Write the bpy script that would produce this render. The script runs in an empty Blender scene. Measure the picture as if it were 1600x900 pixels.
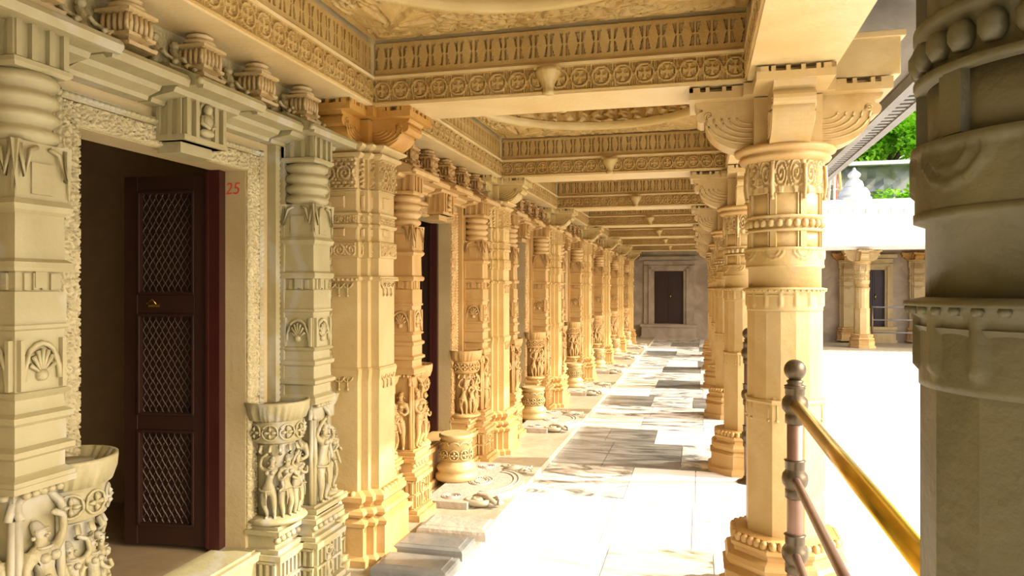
import bpy, bmesh, math, random
from math import sin, cos, pi, radians, atan2, hypot, exp, floor
from mathutils import Vector, Matrix, noise
random.seed(7)
SC = bpy.context.scene
COL = SC.collection

# ------------------------------------------------------------------ camera, sky, sun, exposure
cam_d = bpy.data.cameras.new('camera')
cam = bpy.data.objects.new('camera', cam_d); COL.objects.link(cam)
cam_d.sensor_width = 36.0; cam_d.lens = 26.0; cam_d.clip_end = 300
cam.location = (0, 0, 1.5)
cam.rotation_euler = (radians(90), 0, radians(14.19))
SC.camera = cam

world = bpy.data.worlds.new('world'); SC.world = world
world.use_nodes = True
wn = world.node_tree.nodes; wn.clear()
wo = wn.new('ShaderNodeOutputWorld'); wb = wn.new('ShaderNodeBackground'); ws = wn.new('ShaderNodeTexSky')
ws.sky_type = 'NISHITA'; ws.sun_disc = False; ws.sun_elevation = radians(30); ws.sun_rotation = radians(107)
ws.air_density = 0.7; ws.dust_density = 5.0; ws.ozone_density = 0.3
wb.inputs[1].default_value = 0.70
world.node_tree.links.new(ws.outputs[0], wb.inputs[0]); world.node_tree.links.new(wb.outputs[0], wo.inputs[0])

SUN_AZ, SUN_EL = radians(13), radians(33)
sd = bpy.data.lights.new('sun', 'SUN'); sun = bpy.data.objects.new('sun', sd); COL.objects.link(sun)
sd.energy = 13.0; sd.angle = radians(0.9); sd.color = (1.0, 0.93, 0.80)
sdir = Vector((cos(SUN_EL)*cos(SUN_AZ), cos(SUN_EL)*sin(SUN_AZ), sin(SUN_EL)))
sun.rotation_euler = sdir.to_track_quat('Z', 'Y').to_euler()
sun.location = (12, 4, 9)

vs = SC.view_settings
vs.view_transform = 'Standard'; vs.look = 'None'; vs.gamma = 1.0; vs.use_curve_mapping = False
vs.exposure = -0.6
SC.cycles.max_bounces = 10; SC.cycles.diffuse_bounces = 4; SC.cycles.glossy_bounces = 3
SC.cycles.use_denoising = True

# ------------------------------------------------------------------ materials
def nodes_of(name):
    m = bpy.data.materials.new(name); m.use_nodes = True
    nt = m.node_tree
    return m, nt, nt.nodes['Principled BSDF'], nt.nodes.new, nt.links.new

def stone(name, c1, c2, rough=0.5, bump=0.004, scale=3.0, fine=0.0, fine_scale=60, vein=None):
    """marble: broad mottling, a few veins, a fine grain bump; fine>0 adds shallow filigree carving"""
    m, nt, b, N, L = nodes_of(name)
    tc = N('ShaderNodeTexCoord')
    n1 = N('ShaderNodeTexNoise'); n1.inputs['Scale'].default_value = scale; n1.inputs['Detail'].default_value = 6; n1.inputs['Distortion'].default_value = 1.2
    L(tc.outputs['Object'], n1.inputs['Vector'])
    r = N('ShaderNodeValToRGB'); r.color_ramp.elements[0].position = 0.32; r.color_ramp.elements[1].position = 0.68
    r.color_ramp.elements[0].color = (*c2, 1); r.color_ramp.elements[1].color = (*c1, 1)
    L(n1.outputs['Fac'], r.inputs['Fac'])
    out = r.outputs['Color']
    if vein:
        w = N('ShaderNodeTexWave'); w.inputs['Scale'].default_value = 1.1; w.inputs['Distortion'].default_value = 9; w.inputs['Detail'].default_value = 5
        w.inputs['Detail Scale'].default_value = 1.6
        L(tc.outputs['Object'], w.inputs['Vector'])
        vr = N('ShaderNodeValToRGB'); vr.color_ramp.elements[0].position = 0.0; vr.color_ramp.elements[1].position = 0.16
        vr.color_ramp.elements[0].color = (1, 1, 1, 1); vr.color_ramp.elements[1].color = (0, 0, 0, 1)
        L(w.outputs['Fac'], vr.inputs['Fac'])
        mx = N('ShaderNodeMixRGB'); mx.inputs['Color2'].default_value = (*vein, 1)
        mt = N('ShaderNodeMath'); mt.operation = 'MULTIPLY'; mt.inputs[1].default_value = 0.6
        L(vr.outputs['Color'], mt.inputs[0]); L(mt.outputs[0], mx.inputs['Fac']); L(out, mx.inputs['Color1'])
        out = mx.outputs['Color']
    L(out, b.inputs['Base Color'])
    b.inputs['Roughness'].default_value = rough
    n2 = N('ShaderNodeTexNoise'); n2.inputs['Scale'].default_value = 45; n2.inputs['Detail'].default_value = 4
    L(tc.outputs['Object'], n2.inputs['Vector'])
    bp = N('ShaderNodeBump'); bp.inputs['Distance'].default_value = bump; bp.inputs['Strength'].default_value = 0.6
    L(n2.outputs['Fac'], bp.inputs['Height'])
    last = bp.outputs['Normal']
    if fine > 0:
        v = N('ShaderNodeTexVoronoi'); v.feature = 'SMOOTH_F1'; v.inputs['Scale'].default_value = fine_scale
        L(tc.outputs['Object'], v.inputs['Vector'])
        b2 = N('ShaderNodeBump'); b2.inputs['Distance'].default_value = fine; b2.inputs['Strength'].default_value = 1.0; b2.invert = True
        L(v.outputs['Distance'], b2.inputs['Height']); L(last, b2.inputs['Normal'])
        last = b2.outputs['Normal']
    L(last, b.inputs['Normal'])
    return m

def plain(name, c, rough=0.5, metal=0.0, noise_amt=0.15, scale=12):
    m, nt, b, N, L = nodes_of(name)
    tc = N('ShaderNodeTexCoord'); n = N('ShaderNodeTexNoise'); n.inputs['Scale'].default_value = scale; n.inputs['Detail'].default_value = 5
    L(tc.outputs['Object'], n.inputs['Vector'])
    r = N('ShaderNodeValToRGB'); k = 1 - noise_amt
    r.color_ramp.elements[0].color = (c[0]*k, c[1]*k, c[2]*k, 1); r.color_ramp.elements[1].color = (*c, 1)
    r.color_ramp.elements[0].position = .35; r.color_ramp.elements[1].position = .65
    L(n.outputs['Fac'], r.inputs['Fac']); L(r.outputs['Color'], b.inputs['Base Color'])
    b.inputs['Roughness'].default_value = rough; b.inputs['Metallic'].default_value = metal
    return m

M = {}
M['cream'] = stone('cream_marble', (0.336, 0.292, 0.152), (0.277, 0.232, 0.109), vein=(.36, .34, .27))
M['cream_carved'] = stone('cream_carved_marble', (0.427, 0.360, 0.192), (0.343, 0.282, 0.133), fine=.004, fine_scale=85)
M['honey'] = stone('honey_marble', (0.520, 0.350, 0.146), (0.433, 0.252, 0.073))  # marble with warm bounced light put into its colour
M['honey_carved'] = stone('honey_carved_marble', (0.520, 0.343, 0.139), (0.419, 0.238, 0.065), fine=.009, fine_scale=70)  # carved version, bounce warmth likewise in the colour
M['beam'] = stone('beam_marble', (0.520, 0.399, 0.171), (0.433, 0.301, 0.096), scale=2.2)
M['beam_carved'] = stone('beam_carved_marble', (0.476, 0.329, 0.116), (0.376, 0.231, 0.061), fine=.002, fine_scale=90)
M['soffit'] = stone('soffit_marble', (0.640, 0.519, 0.281), (0.528, 0.372, 0.148), scale=1.5, rough=.35)
M['column'] = stone('column_marble', (0.520, 0.385, 0.178), (0.419, 0.280, 0.096), scale=2.5, vein=(.46, .33, .16))
M['amber'] = stone('amber_marble', (0.471, 0.264, 0.058), (0.371, 0.173, 0.025), scale=3)  # orange glow of bounced sunlight painted into the capital's colour
M['old'] = stone('weathered_marble', (0.102, 0.093, 0.045), (0.061, 0.055, 0.025), scale=5)  # column marble with shade painted in as a darker colour
M['eave'] = stone('grey_eave_stone', (0.218, 0.214, 0.197), (0.160, 0.155, 0.143), scale=4)
M['jamb'] = stone('tan_jamb_marble', (.46, .36, .19), (.36, .27, .12), scale=1.5)
M['white'] = stone('white_marble', (.86, .84, .79), (.78, .76, .70), scale=4)
M['grey_wall'] = stone('grey_plaster', (0.446, 0.361, 0.255), (0.297, 0.234, 0.160), scale=2, rough=.8)
M['slate'] = stone('polished_grey_marble', (0.198, 0.198, 0.180), (0.135, 0.140, 0.131), scale=5, rough=.22)
M['plinth'] = stone('worn_cream_stone', (0.428, 0.382, 0.266), (0.335, 0.283, 0.185), scale=5, vein=(.42, .37, .28))
M['moon'] = stone('worn_threshold_stone', (0.462, 0.413, 0.329), (0.364, 0.315, 0.252), scale=9, bump=.01)
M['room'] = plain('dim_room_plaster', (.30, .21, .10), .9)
M['wood'] = plain('dark_red_wood', (.036, .006, .004), .38, scale=9)
M['wood_dark'] = plain('dark_brown_wood', (.026, .008, .004), .45, scale=9)
M['lattice'] = plain('dull_brass_lattice', (.05, .030, .014), .5, .3)
M['red'] = plain('red_paint', (.55, .05, .03), .7)
M['iron'] = plain('bronze_painted_iron', (.095, .070, .040), .35, .6)
M['pinkiron'] = plain('worn_copper_tube', (.22, .13, .09), .4, .5)
M['brass'] = plain('polished_brass', (.62, .40, .05), .24, .9)
M['pole_red'] = plain('red_painted_pole', (.62, .12, .06), .5)
M['pole_white'] = plain('white_painted_pole', (.80, .74, .62), .5)
M['pole_gold'] = plain('ochre_painted_pole', (.72, .50, .16), .5)
M['leaf'] = plain('bright_leaves', (.30, .66, .02), .55, noise_amt=.55, scale=1.5)
_n = M['leaf'].node_tree; _p = _n.nodes['Principled BSDF']; _t = _n.nodes.new('ShaderNodeBsdfTranslucent'); _x = _n.nodes.new('ShaderNodeMixShader'); _x.inputs[0].default_value = .5
_t.inputs['Color'].default_value = (.35, .75, .03, 1); _n.links.new(_p.outputs[0], _x.inputs[1]); _n.links.new(_t.outputs[0], _x.inputs[2]); _n.links.new(_x.outputs[0], _n.nodes['Material Output'].inputs['Surface'])
M['bark'] = plain('bark', (.16, .11, .07), .9)
M['rock'] = stone('hillside_rock', (.46, .47, .44), (.16, .20, .10), scale=.9, rough=.9, bump=.1)

def slab_marble(name, ramp, rot, sc=(1.0, 3.0, 1), ns=1.5, rough=.25):
    m, nt, b, N, L = nodes_of(name)
    tc = N('ShaderNodeTexCoord'); mp = N('ShaderNodeMapping'); mp.inputs['Rotation'].default_value = (0, 0, radians(rot)); mp.inputs['Scale'].default_value = sc
    L(tc.outputs['Object'], mp.inputs['Vector'])
    n = N('ShaderNodeTexNoise'); n.inputs['Scale'].default_value = ns; n.inputs['Detail'].default_value = 8; n.inputs['Roughness'].default_value = .6; n.inputs['Distortion'].default_value = 1.6
    L(mp.outputs[0], n.inputs['Vector'])
    r = N('ShaderNodeValToRGB'); e = r.color_ramp.elements
    e[0].position, e[0].color = ramp[0][0], (*ramp[0][1], 1); e[1].position, e[1].color = ramp[1][0], (*ramp[1][1], 1)
    for p_, c_ in ramp[2:]: q = e.new(p_); q.color = (*c_, 1)
    L(n.outputs['Fac'], r.inputs['Fac']); L(r.outputs['Color'], b.inputs['Base Color']); b.inputs['Roughness'].default_value = rough
    return m
W_ = (.86, .84, .79); G_ = (.09, .10, .10)
FM = [slab_marble('white_floor_marble', [(.30, (.40, .39, .33)), (.38, W_), (.62, W_), (.68, (.70, .64, .50))], 30),
      slab_marble('grey_veined_floor_marble', [(.36, (.055, .06, .055)), (.64, (.26, .25, .22))], 24, (1, 5, 1)),
      slab_marble('cloudy_floor_marble', [(.40, (.16, .165, .15)), (.50, (.55, .53, .46)), (.60, W_)], -20, (1, 2.2, 1), 1.9),
      slab_marble('ochre_veined_floor_marble', [(.36, (.22, .20, .12)), (.46, (.72, .68, .52)), (.60, W_)], 60, (1, 3, 1), 1.3)]

# ------------------------------------------------------------------ mesh builder
class MB:
    def __init__(s): s.v = []; s.f = []; s.sm = []
    def add(s, verts, faces, smooth=False):
        o = len(s.v); s.v += [tuple(p) for p in verts]
        s.f += [tuple(i+o for i in f) for f in faces]; s.sm += [smooth]*len(faces); return s
    def box(s, x0, x1, y0, y1, z0, z1):
        s.add([(x0,y0,z0),(x1,y0,z0),(x1,y1,z0),(x0,y1,z0),(x0,y0,z1),(x1,y0,z1),(x1,y1,z1),(x0,y1,z1)],
              [(0,3,2,1),(4,5,6,7),(0,1,5,4),(1,2,6,5),(2,3,7,6),(3,0,4,7)]); return s
    def loft(s, rings, smooth=False, cap=True, closed=True):
        n = len(rings[0]); V = [p for r in rings for p in r]; F = []
        for k in range(len(rings)-1):
            for i in range(n if closed else n-1):
                j = (i+1) % n
                F.append((k*n+i, k*n+j, (k+1)*n+j, (k+1)*n+i))
        if cap:
            F.append(tuple(reversed(range(n)))); F.append(tuple(range((len(rings)-1)*n, len(rings)*n)))
        s.add(V, F, smooth); return s
    def lathe(s, prof, n=32, c=(0, 0), smooth=True, a0=0, a1=2*pi, rel=None, cap=True):
        """prof [(r,z)], rel(theta,z)->added radius"""
        full = abs(a1-a0-2*pi) < 1e-6
        rings = []
        for r, z in prof:
            ring = []
            for i in range(n if full else n+1):
                t = a0+(a1-a0)*i/n; rr = r+(rel(t, z) if rel else 0)
                ring.append((c[0]+rr*cos(t), c[1]+rr*sin(t), z))
            rings.append(ring)
        s.loft(rings, smooth, cap, closed=full or True); return s
    def tube(s, pts, r, n=8, smooth=True, closed=False):
        pts = [Vector(p) for p in pts]; rings = []; N_ = len(pts)
        for i, p in enumerate(pts):
            a = pts[(i-1) % N_] if (i > 0 or closed) else p; b = pts[(i+1) % N_] if (i < N_-1 or closed) else p
            t = (b-a).normalized(); up = Vector((0, 0, 1)) if abs(t.z) < .9 else Vector((1, 0, 0))
            u = t.cross(up).normalized(); w = t.cross(u)
            rr = r(i/(max(1, N_-1))) if callable(r) else r
            rings.append([p+u*rr*cos(2*pi*k/n)+w*rr*sin(2*pi*k/n) for k in range(n)])
        if closed: rings.append(rings[0])
        s.loft(rings, smooth, not closed); return s
    def ball(s, c, r, n=10, sq=(1, 1, 1)):
        m = n//2+1
        rings = [[(c[0]+r*sq[0]*sin(pi*j/m)*cos(2*pi*i/n), c[1]+r*sq[1]*sin(pi*j/m)*sin(2*pi*i/n), c[2]-r*sq[2]*cos(pi*j/m)) for i in range(n)] for j in range(1, m)]
        s.loft(rings, True); return s
    def hf(s, O, U, V, N_, w, h, nu, nv, fn, smooth=False):
        """height-field relief on plane O + u*U + v*V, raised along N by fn(u,v) metres"""
        O, U, V, N_ = Vector(O), Vector(U), Vector(V), Vector(N_)
        vs_ = []
        for j in range(nv+1):
            for i in range(nu+1):
                u = w*i/nu; v = h*j/nv
                d = fn(u, v) if 0 < i < nu and 0 < j < nv else -0.004
                vs_.append(O+U*u+V*v+N_*d)
        fs = [(j*(nu+1)+i, j*(nu+1)+i+1, (j+1)*(nu+1)+i+1, (j+1)*(nu+1)+i) for j in range(nv) for i in range(nu)]
        if U.cross(V).dot(N_) < 0: fs = [tuple(reversed(f)) for f in fs]
        s.add(vs_, fs, smooth); return s
    def move(s, mat, start=0):
        s.v = s.v[:start]+[tuple(mat @ Vector(p)) for p in s.v[start:]]; return s
    def mesh(s, name):
        me = bpy.data.meshes.new(name); me.from_pydata(s.v, [], s.f); me.update()
        me.polygons.foreach_set('use_smooth', s.sm); return me
    def build(s, name, mat, parent=None, loc=None, bevel=0):
        me = s.mesh(name); me.materials.append(mat)
        bm = bmesh.new(); bm.from_mesh(me); bmesh.ops.recalc_face_normals(bm, faces=bm.faces) if bevel >= 0 and len(bm.faces) < 60000 else None
        bm.to_mesh(me); bm.free()
        o = bpy.data.objects.new(name, me); COL.objects.link(o)
        if parent: o.parent = parent
        if loc: o.location = loc
        if bevel > 0:
            b = o.modifiers.new('edge', 'BEVEL'); b.width = bevel; b.segments = 2; b.limit_method = 'ANGLE'; b.angle_limit = radians(40)
        return o

def empty(name, loc, rz=0):
    o = bpy.data.objects.new(name, None); COL.objects.link(o); o.location = loc; o.rotation_euler = (0, 0, rz); o.empty_display_size = .1
    return o
def tag(o, label=None, cat=None, group=None, kind=None):
    if label: o['label'] = label
    if cat: o['category'] = cat; o['kind'] = kind or 'thing'
    if group: o['group'] = group
    if kind: o['kind'] = kind
    return o
KIDS = {}
def kids(o): return [c for c in bpy.data.objects if c.parent == o]
def copy_tree(o, loc=None, rz=None, swap=None, parent=None, skip=()):
    tree = KIDS.get(o.name)
    if tree is None: tree = KIDS[o.name] = kids(o)
    c = o.copy(); COL.objects.link(c)
    if parent: c.parent = parent
    if loc is not None: c.location = loc
    if rz is not None: c.rotation_euler = (0, 0, rz)
    if swap and o.type == 'MESH' and o.data.materials and o.data.materials[0] in swap:
        key = (o.data.name, swap[o.data.materials[0]].name)
        if key not in SWAPPED:
            d = o.data.copy(); d.materials[0] = swap[o.data.materials[0]]; SWAPPED[key] = d
        c.data = SWAPPED[key]
    for ch in tree:
        if ch.name.split('.')[0] in skip: continue
        copy_tree(ch, swap=swap, parent=c, skip=skip)
    return c
SWAPPED = {}
def struct(name, mb, mat, label=None, bevel=0):
    o = mb.build(name, mat, bevel=bevel); o['kind'] = 'structure'
    if label: o['label'] = label
    return o

# ------------------------------------------------------------------ relief patterns (metres)
def sst(a, b, x):
    t = max(0, min(1, (x-a)/(b-a))); return t*t*(3-2*t)
def rosettes(p, h, d):
    def f(u, v):
        if v < h*.07 or v > h*.93: return d*.95
        a = (u % p)/p*2-1; b = (v/h*2-1)/.9; b *= h*.9/p
        r = hypot(a, b); t = atan2(b, a)
        if .74 < r < .93: return d
        if r < .2: return d*.8
        if r < .7:
            pet = abs(cos(2*t)); return d*(.75 if (pet > .62 and r < .66) else .1)
        q = hypot(abs(a)-1, b) 
        return d*(.7 if (abs(b) > .55 and abs(a) > .55 and (int((a+1)*9) % 2 == 0)) or q < .14 else .15)
    return f
def lozenges(p, h, d):
    def f(u, v):
        if v < h*.16 or v > h*.86: return d
        b = (v-h*.16)/(h*.7)*2-1; a = (u % p)/p*2-1
        if abs(a) > .80 or abs(b) > .93 or abs(b) < .07: return d
        w = .34+.34*(1-abs(b))
        if abs(a) < w: return d
        return 0
    return f
def scrolls(p, h, d, turns=2.2):
    def f(u, v):
        i = floor(u/p); a = (u/p-i)*2-1; b = (v/h)*2-1
        sg = 1 if i % 2 == 0 else -1
        r = hypot(a, b*h/p) ; t = atan2(b*sg, a)
        if abs(b) > .92: return d*.9
        if r < 1.0:
            k = sin(t+r*turns*2*pi*.8); return d*(.15+.85*sst(-.15, .35, k))
        k = sin(5*u/p*pi)*sin(4*b*pi); return d*(.9 if k > .1 else .2)
    return f
def filigree(s_, d):
    def f(u, v):
        n = noise.noise(Vector((u*s_, v*s_, .3))); m_ = noise.noise(Vector((u*s_*1.7+9, v*s_*1.7, 4)))
        k = abs(sin(n*9+m_*2)); return d*sst(.25, .7, k)
    return f
def bead(p, h, d):
    def f(u, v):
        a = (u % p)/p*2-1; b = v/h*2-1; r = hypot(a, b); return d*math.sqrt(max(0, 1-r*r))
    return f
def ushape(yi, zi, w, z0, fnf, res, x, mb, span=None):
    """a band round an opening: two uprights and a head, yi = half width of inner edge"""
    zt = zi
    H = zt+w-z0
    n = max(4, int(H/res)); m = max(3, int(w/res))
    g = lambda u, v: fnf(u, v)
    for sg in (-1, 1):
        mb.hf((x, sg*yi, z0), (0, 0, 1), (0, sg, 0), (1, 0, 0), H, w, n, m, g, True)
    W = 2*yi
    mb.hf((x, -yi, zt), (0, 1, 0), (0, 0, 1), (1, 0, 0), W, w, max(4, int(W/res)), m, g, True)

# ------------------------------------------------------------------ the room: floors, walls, roof
S = 2.62                                   # bay spacing
PY = [3.79+S*k for k in range(-2, 7)]      # pillar rows; index 2 is the first pillar in view
DY = [2.43]+[5.22+S*k for k in range(0, 6)] # door centres
XW = -1.95; XP = -1.86; XC = 0.40
YE = 22.2

fl = MB(); mats_ = []
rf = random.Random(5); y = -3.2
fl.box(-1.24, .70, -3.2, YE, -.12, -.012); mats_ += [0]*6
rows = [(-3.2, 'WWW'), (-1.8, 'WCW'), (-.6, 'WWW'), (.5, 'WWW'), (1.5, 'WWC'), (2.5, 'WOW'), (3.45, 'WOW'), (4.35, 'WWW'), (5.3, 'CWW'), (6.25, 'GGC'), (7.25, 'GGW'), (7.95, 'OCW'), (8.75, 'CCC'), (9.5, 'GCG'),
        (10.4, 'WCW'), (11.3, 'OGC'), (12.3, 'CCG'), (13.4, 'WGC'), (14.4, 'CWG'), (15.6, 'CCW'), (16.8, 'GCC'), (18.0, 'WCG'), (19.4, 'CGC'), (20.8, 'CCW'), (YE, '')]
for (ya, pat), (yb, _) in zip(rows[:-1], rows[1:]):
    c1 = rf.uniform(-.72, -.50); c2 = rf.uniform(-.08, .10)
    if pat == 'GGC': c1, c2 = -.80, -.15
    if pat == 'GGW': c1, c2 = -.9, -.42
    for (xa, xb), ch in zip(((-1.24, c1), (c1, c2), (c2, .70)), pat):
        dz = rf.uniform(-.0008, 0); q = .003
        fl.box(xa+q, xb-q, ya+q, yb-q, -.012, dz); mats_ += ['WGCO'.index(ch)]*6
flo = fl.build('floor', FM[0], bevel=-1); flo['kind'] = 'structure'; flo['label'] = 'white and grey veined marble slabs paving the arcade'
for m_ in FM[1:]: flo.data.materials.append(m_)
flo.data.polygons.foreach_set('material_index', mats_)
cf = MB(); cf.box(.70, 34, -14, 19.35, -.14, -.02)
m_court = stone('sunlit_court_marble', (.84, .82, .77), (.76, .74, .68), scale=2, rough=.5)
struct('floor_courtyard', cf, m_court, 'sunlit white marble courtyard floor')
st = MB(); st.box(-2.2, -1.24, -3.2, YE, -.12, .05)
struct('trim_1', st, M['plinth'], 'low raised stone strip carrying the pillars and doorways')
wf = MB(); wf.box(.70, 34, 19.35, YE, -.14, .0)
struct('floor_wing', wf, M['plinth'], 'stone floor of the wing across the courtyard')

wl = MB()
yprev = -3.2
for yc in DY:
    wl.box(XW-.14, XW, yprev, yc-.46, -.1, 3.0)
    wl.box(XW-.14, XW, yc-.46, yc+.46, 2.02, 3.0)
    wl.box(XW-.14, XW, yc-.46, yc+.46, -.1, .33)
    yprev = yc+.46
wl.box(XW-.14, XW, yprev, YE, -.1, 3.0)
struct('wall_left', wl, M['jamb'], 'marble wall with a row of shrine doorways')
cells = MB()
cells.box(-3.9, -3.8, -3.2, YE, .2, 2.6)
for yc in DY:
    cells.box(-3.8, XW-.14, yc-1.05, yc-.95, .2, 2.6)
    cells.box(-3.8, XW-.14, yc+.95, yc+1.05, .2, 2.6)
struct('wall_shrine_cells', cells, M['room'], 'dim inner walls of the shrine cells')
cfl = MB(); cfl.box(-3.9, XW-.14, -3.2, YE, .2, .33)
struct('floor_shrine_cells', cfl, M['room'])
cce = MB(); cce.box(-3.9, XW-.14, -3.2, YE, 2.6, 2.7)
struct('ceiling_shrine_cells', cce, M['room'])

wb_ = MB()
XD = -.86
wb_.box(-2.2, XD-.42, YE, YE+.2, -.1, 3.0); wb_.box(XD+.42, 4.38, YE, YE+.2, -.1, 3.0)
wb_.box(XD-.42, XD+.42, YE, YE+.2, 2.0, 3.0); wb_.box(XD-.42, XD+.42, YE, YE+.2, -.1, .45)
for x0, x1 in ((4.94, 7.3), (8.14, 34)): wb_.box(x0, x1, YE, YE+.2, -.1, 3.0)
for x0, x1 in ((4.38, 4.94), (7.3, 8.14)):
    wb_.box(x0, x1, YE, YE+.2, 2.0, 3.0); wb_.box(x0, x1, YE, YE+.2, -.1, .4)
struct('wall_back', wb_, M['grey_wall'], 'shaded plastered wall closing the arcade and the far wing')

roof = MB(); roof.box(-4.2, .54, -3.2, YE+.2, 3.02, 3.3)
roof.box(-4.2, XW, -3.2, YE+.2, 2.8, 3.02)
roof.box(.57, 34, 20.62, YE+.2, 3.02, 3.28)
struct('ceiling', roof, M['beam'], 'stone roof slab above the arcade')

# ------------------------------------------------------------------ ceiling of one bay: square slab, round opening, stepped dome
XM = (-1.67+.22)/2; HX = (.22+1.67)/2; HYb = (S-.36)/2
def make_bay_ceiling():
    root = empty('carved_ceiling_bay', (XM, PY[2]-S/2, 2.80))
    R = .84
    sl = MB(); n = 384; rows = 44; V = []; F = []
    for j in range(rows+1):
        t = j/rows
        for i in range(n):
            a = 2*pi*i/n; ca, sa = cos(a), sin(a)
            k = min(HX/max(1e-6, abs(ca)), (HYb)/max(1e-6, abs(sa)))
            x = (R*(1-t)+k*t)*ca; y = (R*(1-t)+k*t)*sa
            d = 0
            edge = min(HX-abs(x), HYb-abs(y)); rr = hypot(x, y)
            if edge > .05 and rr > R+.05:
                nn = noise.noise(Vector((x*15, y*15, 1.7))); n2 = noise.noise(Vector((x*30, y*30, 5)))
                d = .034*sst(.3, .7, abs(sin(nn*8+n2*2.5)))
                cx, cy = abs(x)-(HX-.24), abs(y)-(HYb-.30); q = hypot(cx, cy)
                if q < .2: d = .055*sst(0, .3, abs(sin(6*atan2(cy, cx))*.6+.4)) * (1-q/.25)+.01
            elif edge <= .05: d = .012
            V.append((x, y, .02-d))
    for j in range(rows):
        for i in range(n):
            k = (i+1) % n; F.append((j*n+i, j*n+k, (j+1)*n+k, (j+1)*n+i))
    sl.add(V, F, True)
    sl.build('ceiling_slab', M['beam_carved'], root, bevel=-1)
    rim = MB()
    rim.lathe([(R+.03, .02), (R+.035, -.012), (R+.01, -.028), (R-.02, -.02), (R-.03, .01), (R-.03, .03)], 96, cap=False)
    rim.build('dome_rim', M['beam'], root, bevel=-1)
    fr = MB()
    def frel(t, z):
        k = sin(t*46); h = (z-.03)/.14
        body = .5+.5*k; wob = noise.noise(Vector((t*14, z*40, 2)))
        return -.036*sst(.3, .55, body*(1-abs(h-.5))+wob*.7)
    fr.lathe([(R-.02, .03+.14*i/14) for i in range(15)], 420, rel=frel, cap=False)
    fr.build('figure_frieze', M['beam_carved'], root, bevel=-1)
    dm = MB(); prof = [(R-.02, .17)]; r = R-.02; z = .17
    for q in range(5):
        r2 = r-.12; prof += [(r-.02, z), (r-.03, z+.012), (r2+.02, z+.018), (r2, z+.03), (r2, z+.035)]; z += .008; r = r2
    prof += [(.14, .215), (.12, .16), (.06, .13), (.01, .125)]
    dm.lathe(prof, 96, rel=lambda t, z: -.012*abs(sin(t*12)), cap=False)
    dm.build('dome_rings', M['beam_carved'], root, bevel=-1)
    return root
ORD = ['nearest', 'second', 'third', 'fourth', 'fifth', 'sixth', 'seventh', 'eighth', 'ninth']
bay = make_bay_ceiling()
bay_y = [(PY[k]+PY[k+1])/2 for k in range(0, 8)]
root = bay
for i, yb in enumerate(bay_y[1:]):
    o = bay if i == 0 else copy_tree(bay, (XM, yb, 2.80))
    where = 'above the numbered doorway, nearest of the row' if i == 0 else '%s from the front, over the arcade floor' % ORD[i]
    tag(o, 'carved square ceiling bay with round dome, '+where, 'ceiling', 'domed ceiling bays of the arcade')

# ------------------------------------------------------------------ beams
CW = .36
def band_mesh(W, kind):
    m = MB()
    if kind == 'r':
        p = W/round(W/.105)
        m.hf((0, 0, 0), (1, 0, 0), (0, 0, 1), (0, -1, 0), W, .135, round(W/p)*24, 30, rosettes(p, .135, .017))
    else:
        p = W/round(W/.078)
        m.hf((0, 0, 0), (1, 0, 0), (0, 0, 1), (0, -1, 0), W, .17, round(W/p)*20, 36, lozenges(p, .17, .024))
    return m
def make_beam(L_, name, pend=True):
    """beam along local x, centred, soffit at z=0"""
    root = empty(name, (0, 0, 0))
    b = MB(); h = L_/2
    b.box(-h, h, -CW/2+.012, CW/2-.012, 0.012, .14); b.box(-h, h, -CW/2, CW/2, 0, .014)
    for sg in (-1, 1):
        pts = [(sg*(CW/2-.02), .135), (sg*(CW/2+.012), .138), (sg*(CW/2+.014), .152), (sg*(CW/2-.012), .172), (sg*(CW/2-.07), .172), (sg*(CW/2-.07), .135)]
        b.loft([[(x, p[0], p[1]) for p in pts] for x in (-h, h)])
    b.box(-h, h, -CW/2+.035, CW/2-.035, .14, .60)
    b.build('beam_block', M['soffit'], root)
    for sg in (-1, 1):
        for kind, z, off, nm in (('r', .008, CW/2-.006, 'rosette_band'), ('l', .165, CW/2-.036, 'lozenge_band')):
            key = (round(L_, 3), kind)
            if key not in BANDS:
                BANDS[key] = band_mesh(L_-.004, kind).mesh(nm); BANDS[key].materials.append(M['beam_carved'])
            o = bpy.data.objects.new(nm, BANDS[key]); COL.objects.link(o); o.parent = root
            if sg < 0: o.location = (-h+.002, -off, z)
            else: o.location = (h-.002, off, z); o.rotation_euler = (0, 0, pi)
            if pend and kind == 'r':
                pm = MB(); y0 = sg*(CW/2)
                prof = [(.020, 0.0), (.026, .012), (.022, .022), (.030, .05), (.050, .085), (.062, .105), (.062, .125), (.045, .13)]
                pm.lathe(prof, 24, (0, y0+sg*.008), rel=lambda t, z: .006*abs(sin(t*6)))
                pm.box(-.065, .065, min(y0, y0+sg*.055), max(y0, y0+sg*.055), .118, .135)
                pm.build('pendant_bracket', M['beam'], root)
    return root
BANDS = {}
Lx = HX*2; ZB = 2.46
cross = make_beam(Lx, 'carved_cross_beam')
for i in range(1, 9):
    loc = (XM, PY[i], ZB)
    if i == 1: cross.location = loc; o = cross
    else: o = copy_tree(cross, loc)
    pos = 'overhead, just behind the viewer' if i == 1 else '%s in the row along the arcade' % ORD[i-2]
    tag(o, 'cross beam with rosette and lozenge bands, '+pos, 'beam', 'carved cross beams of the arcade')
Ll = S-CW
lng = make_beam(Ll, 'carved_long_beam', pend=False)
first = True
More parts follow.
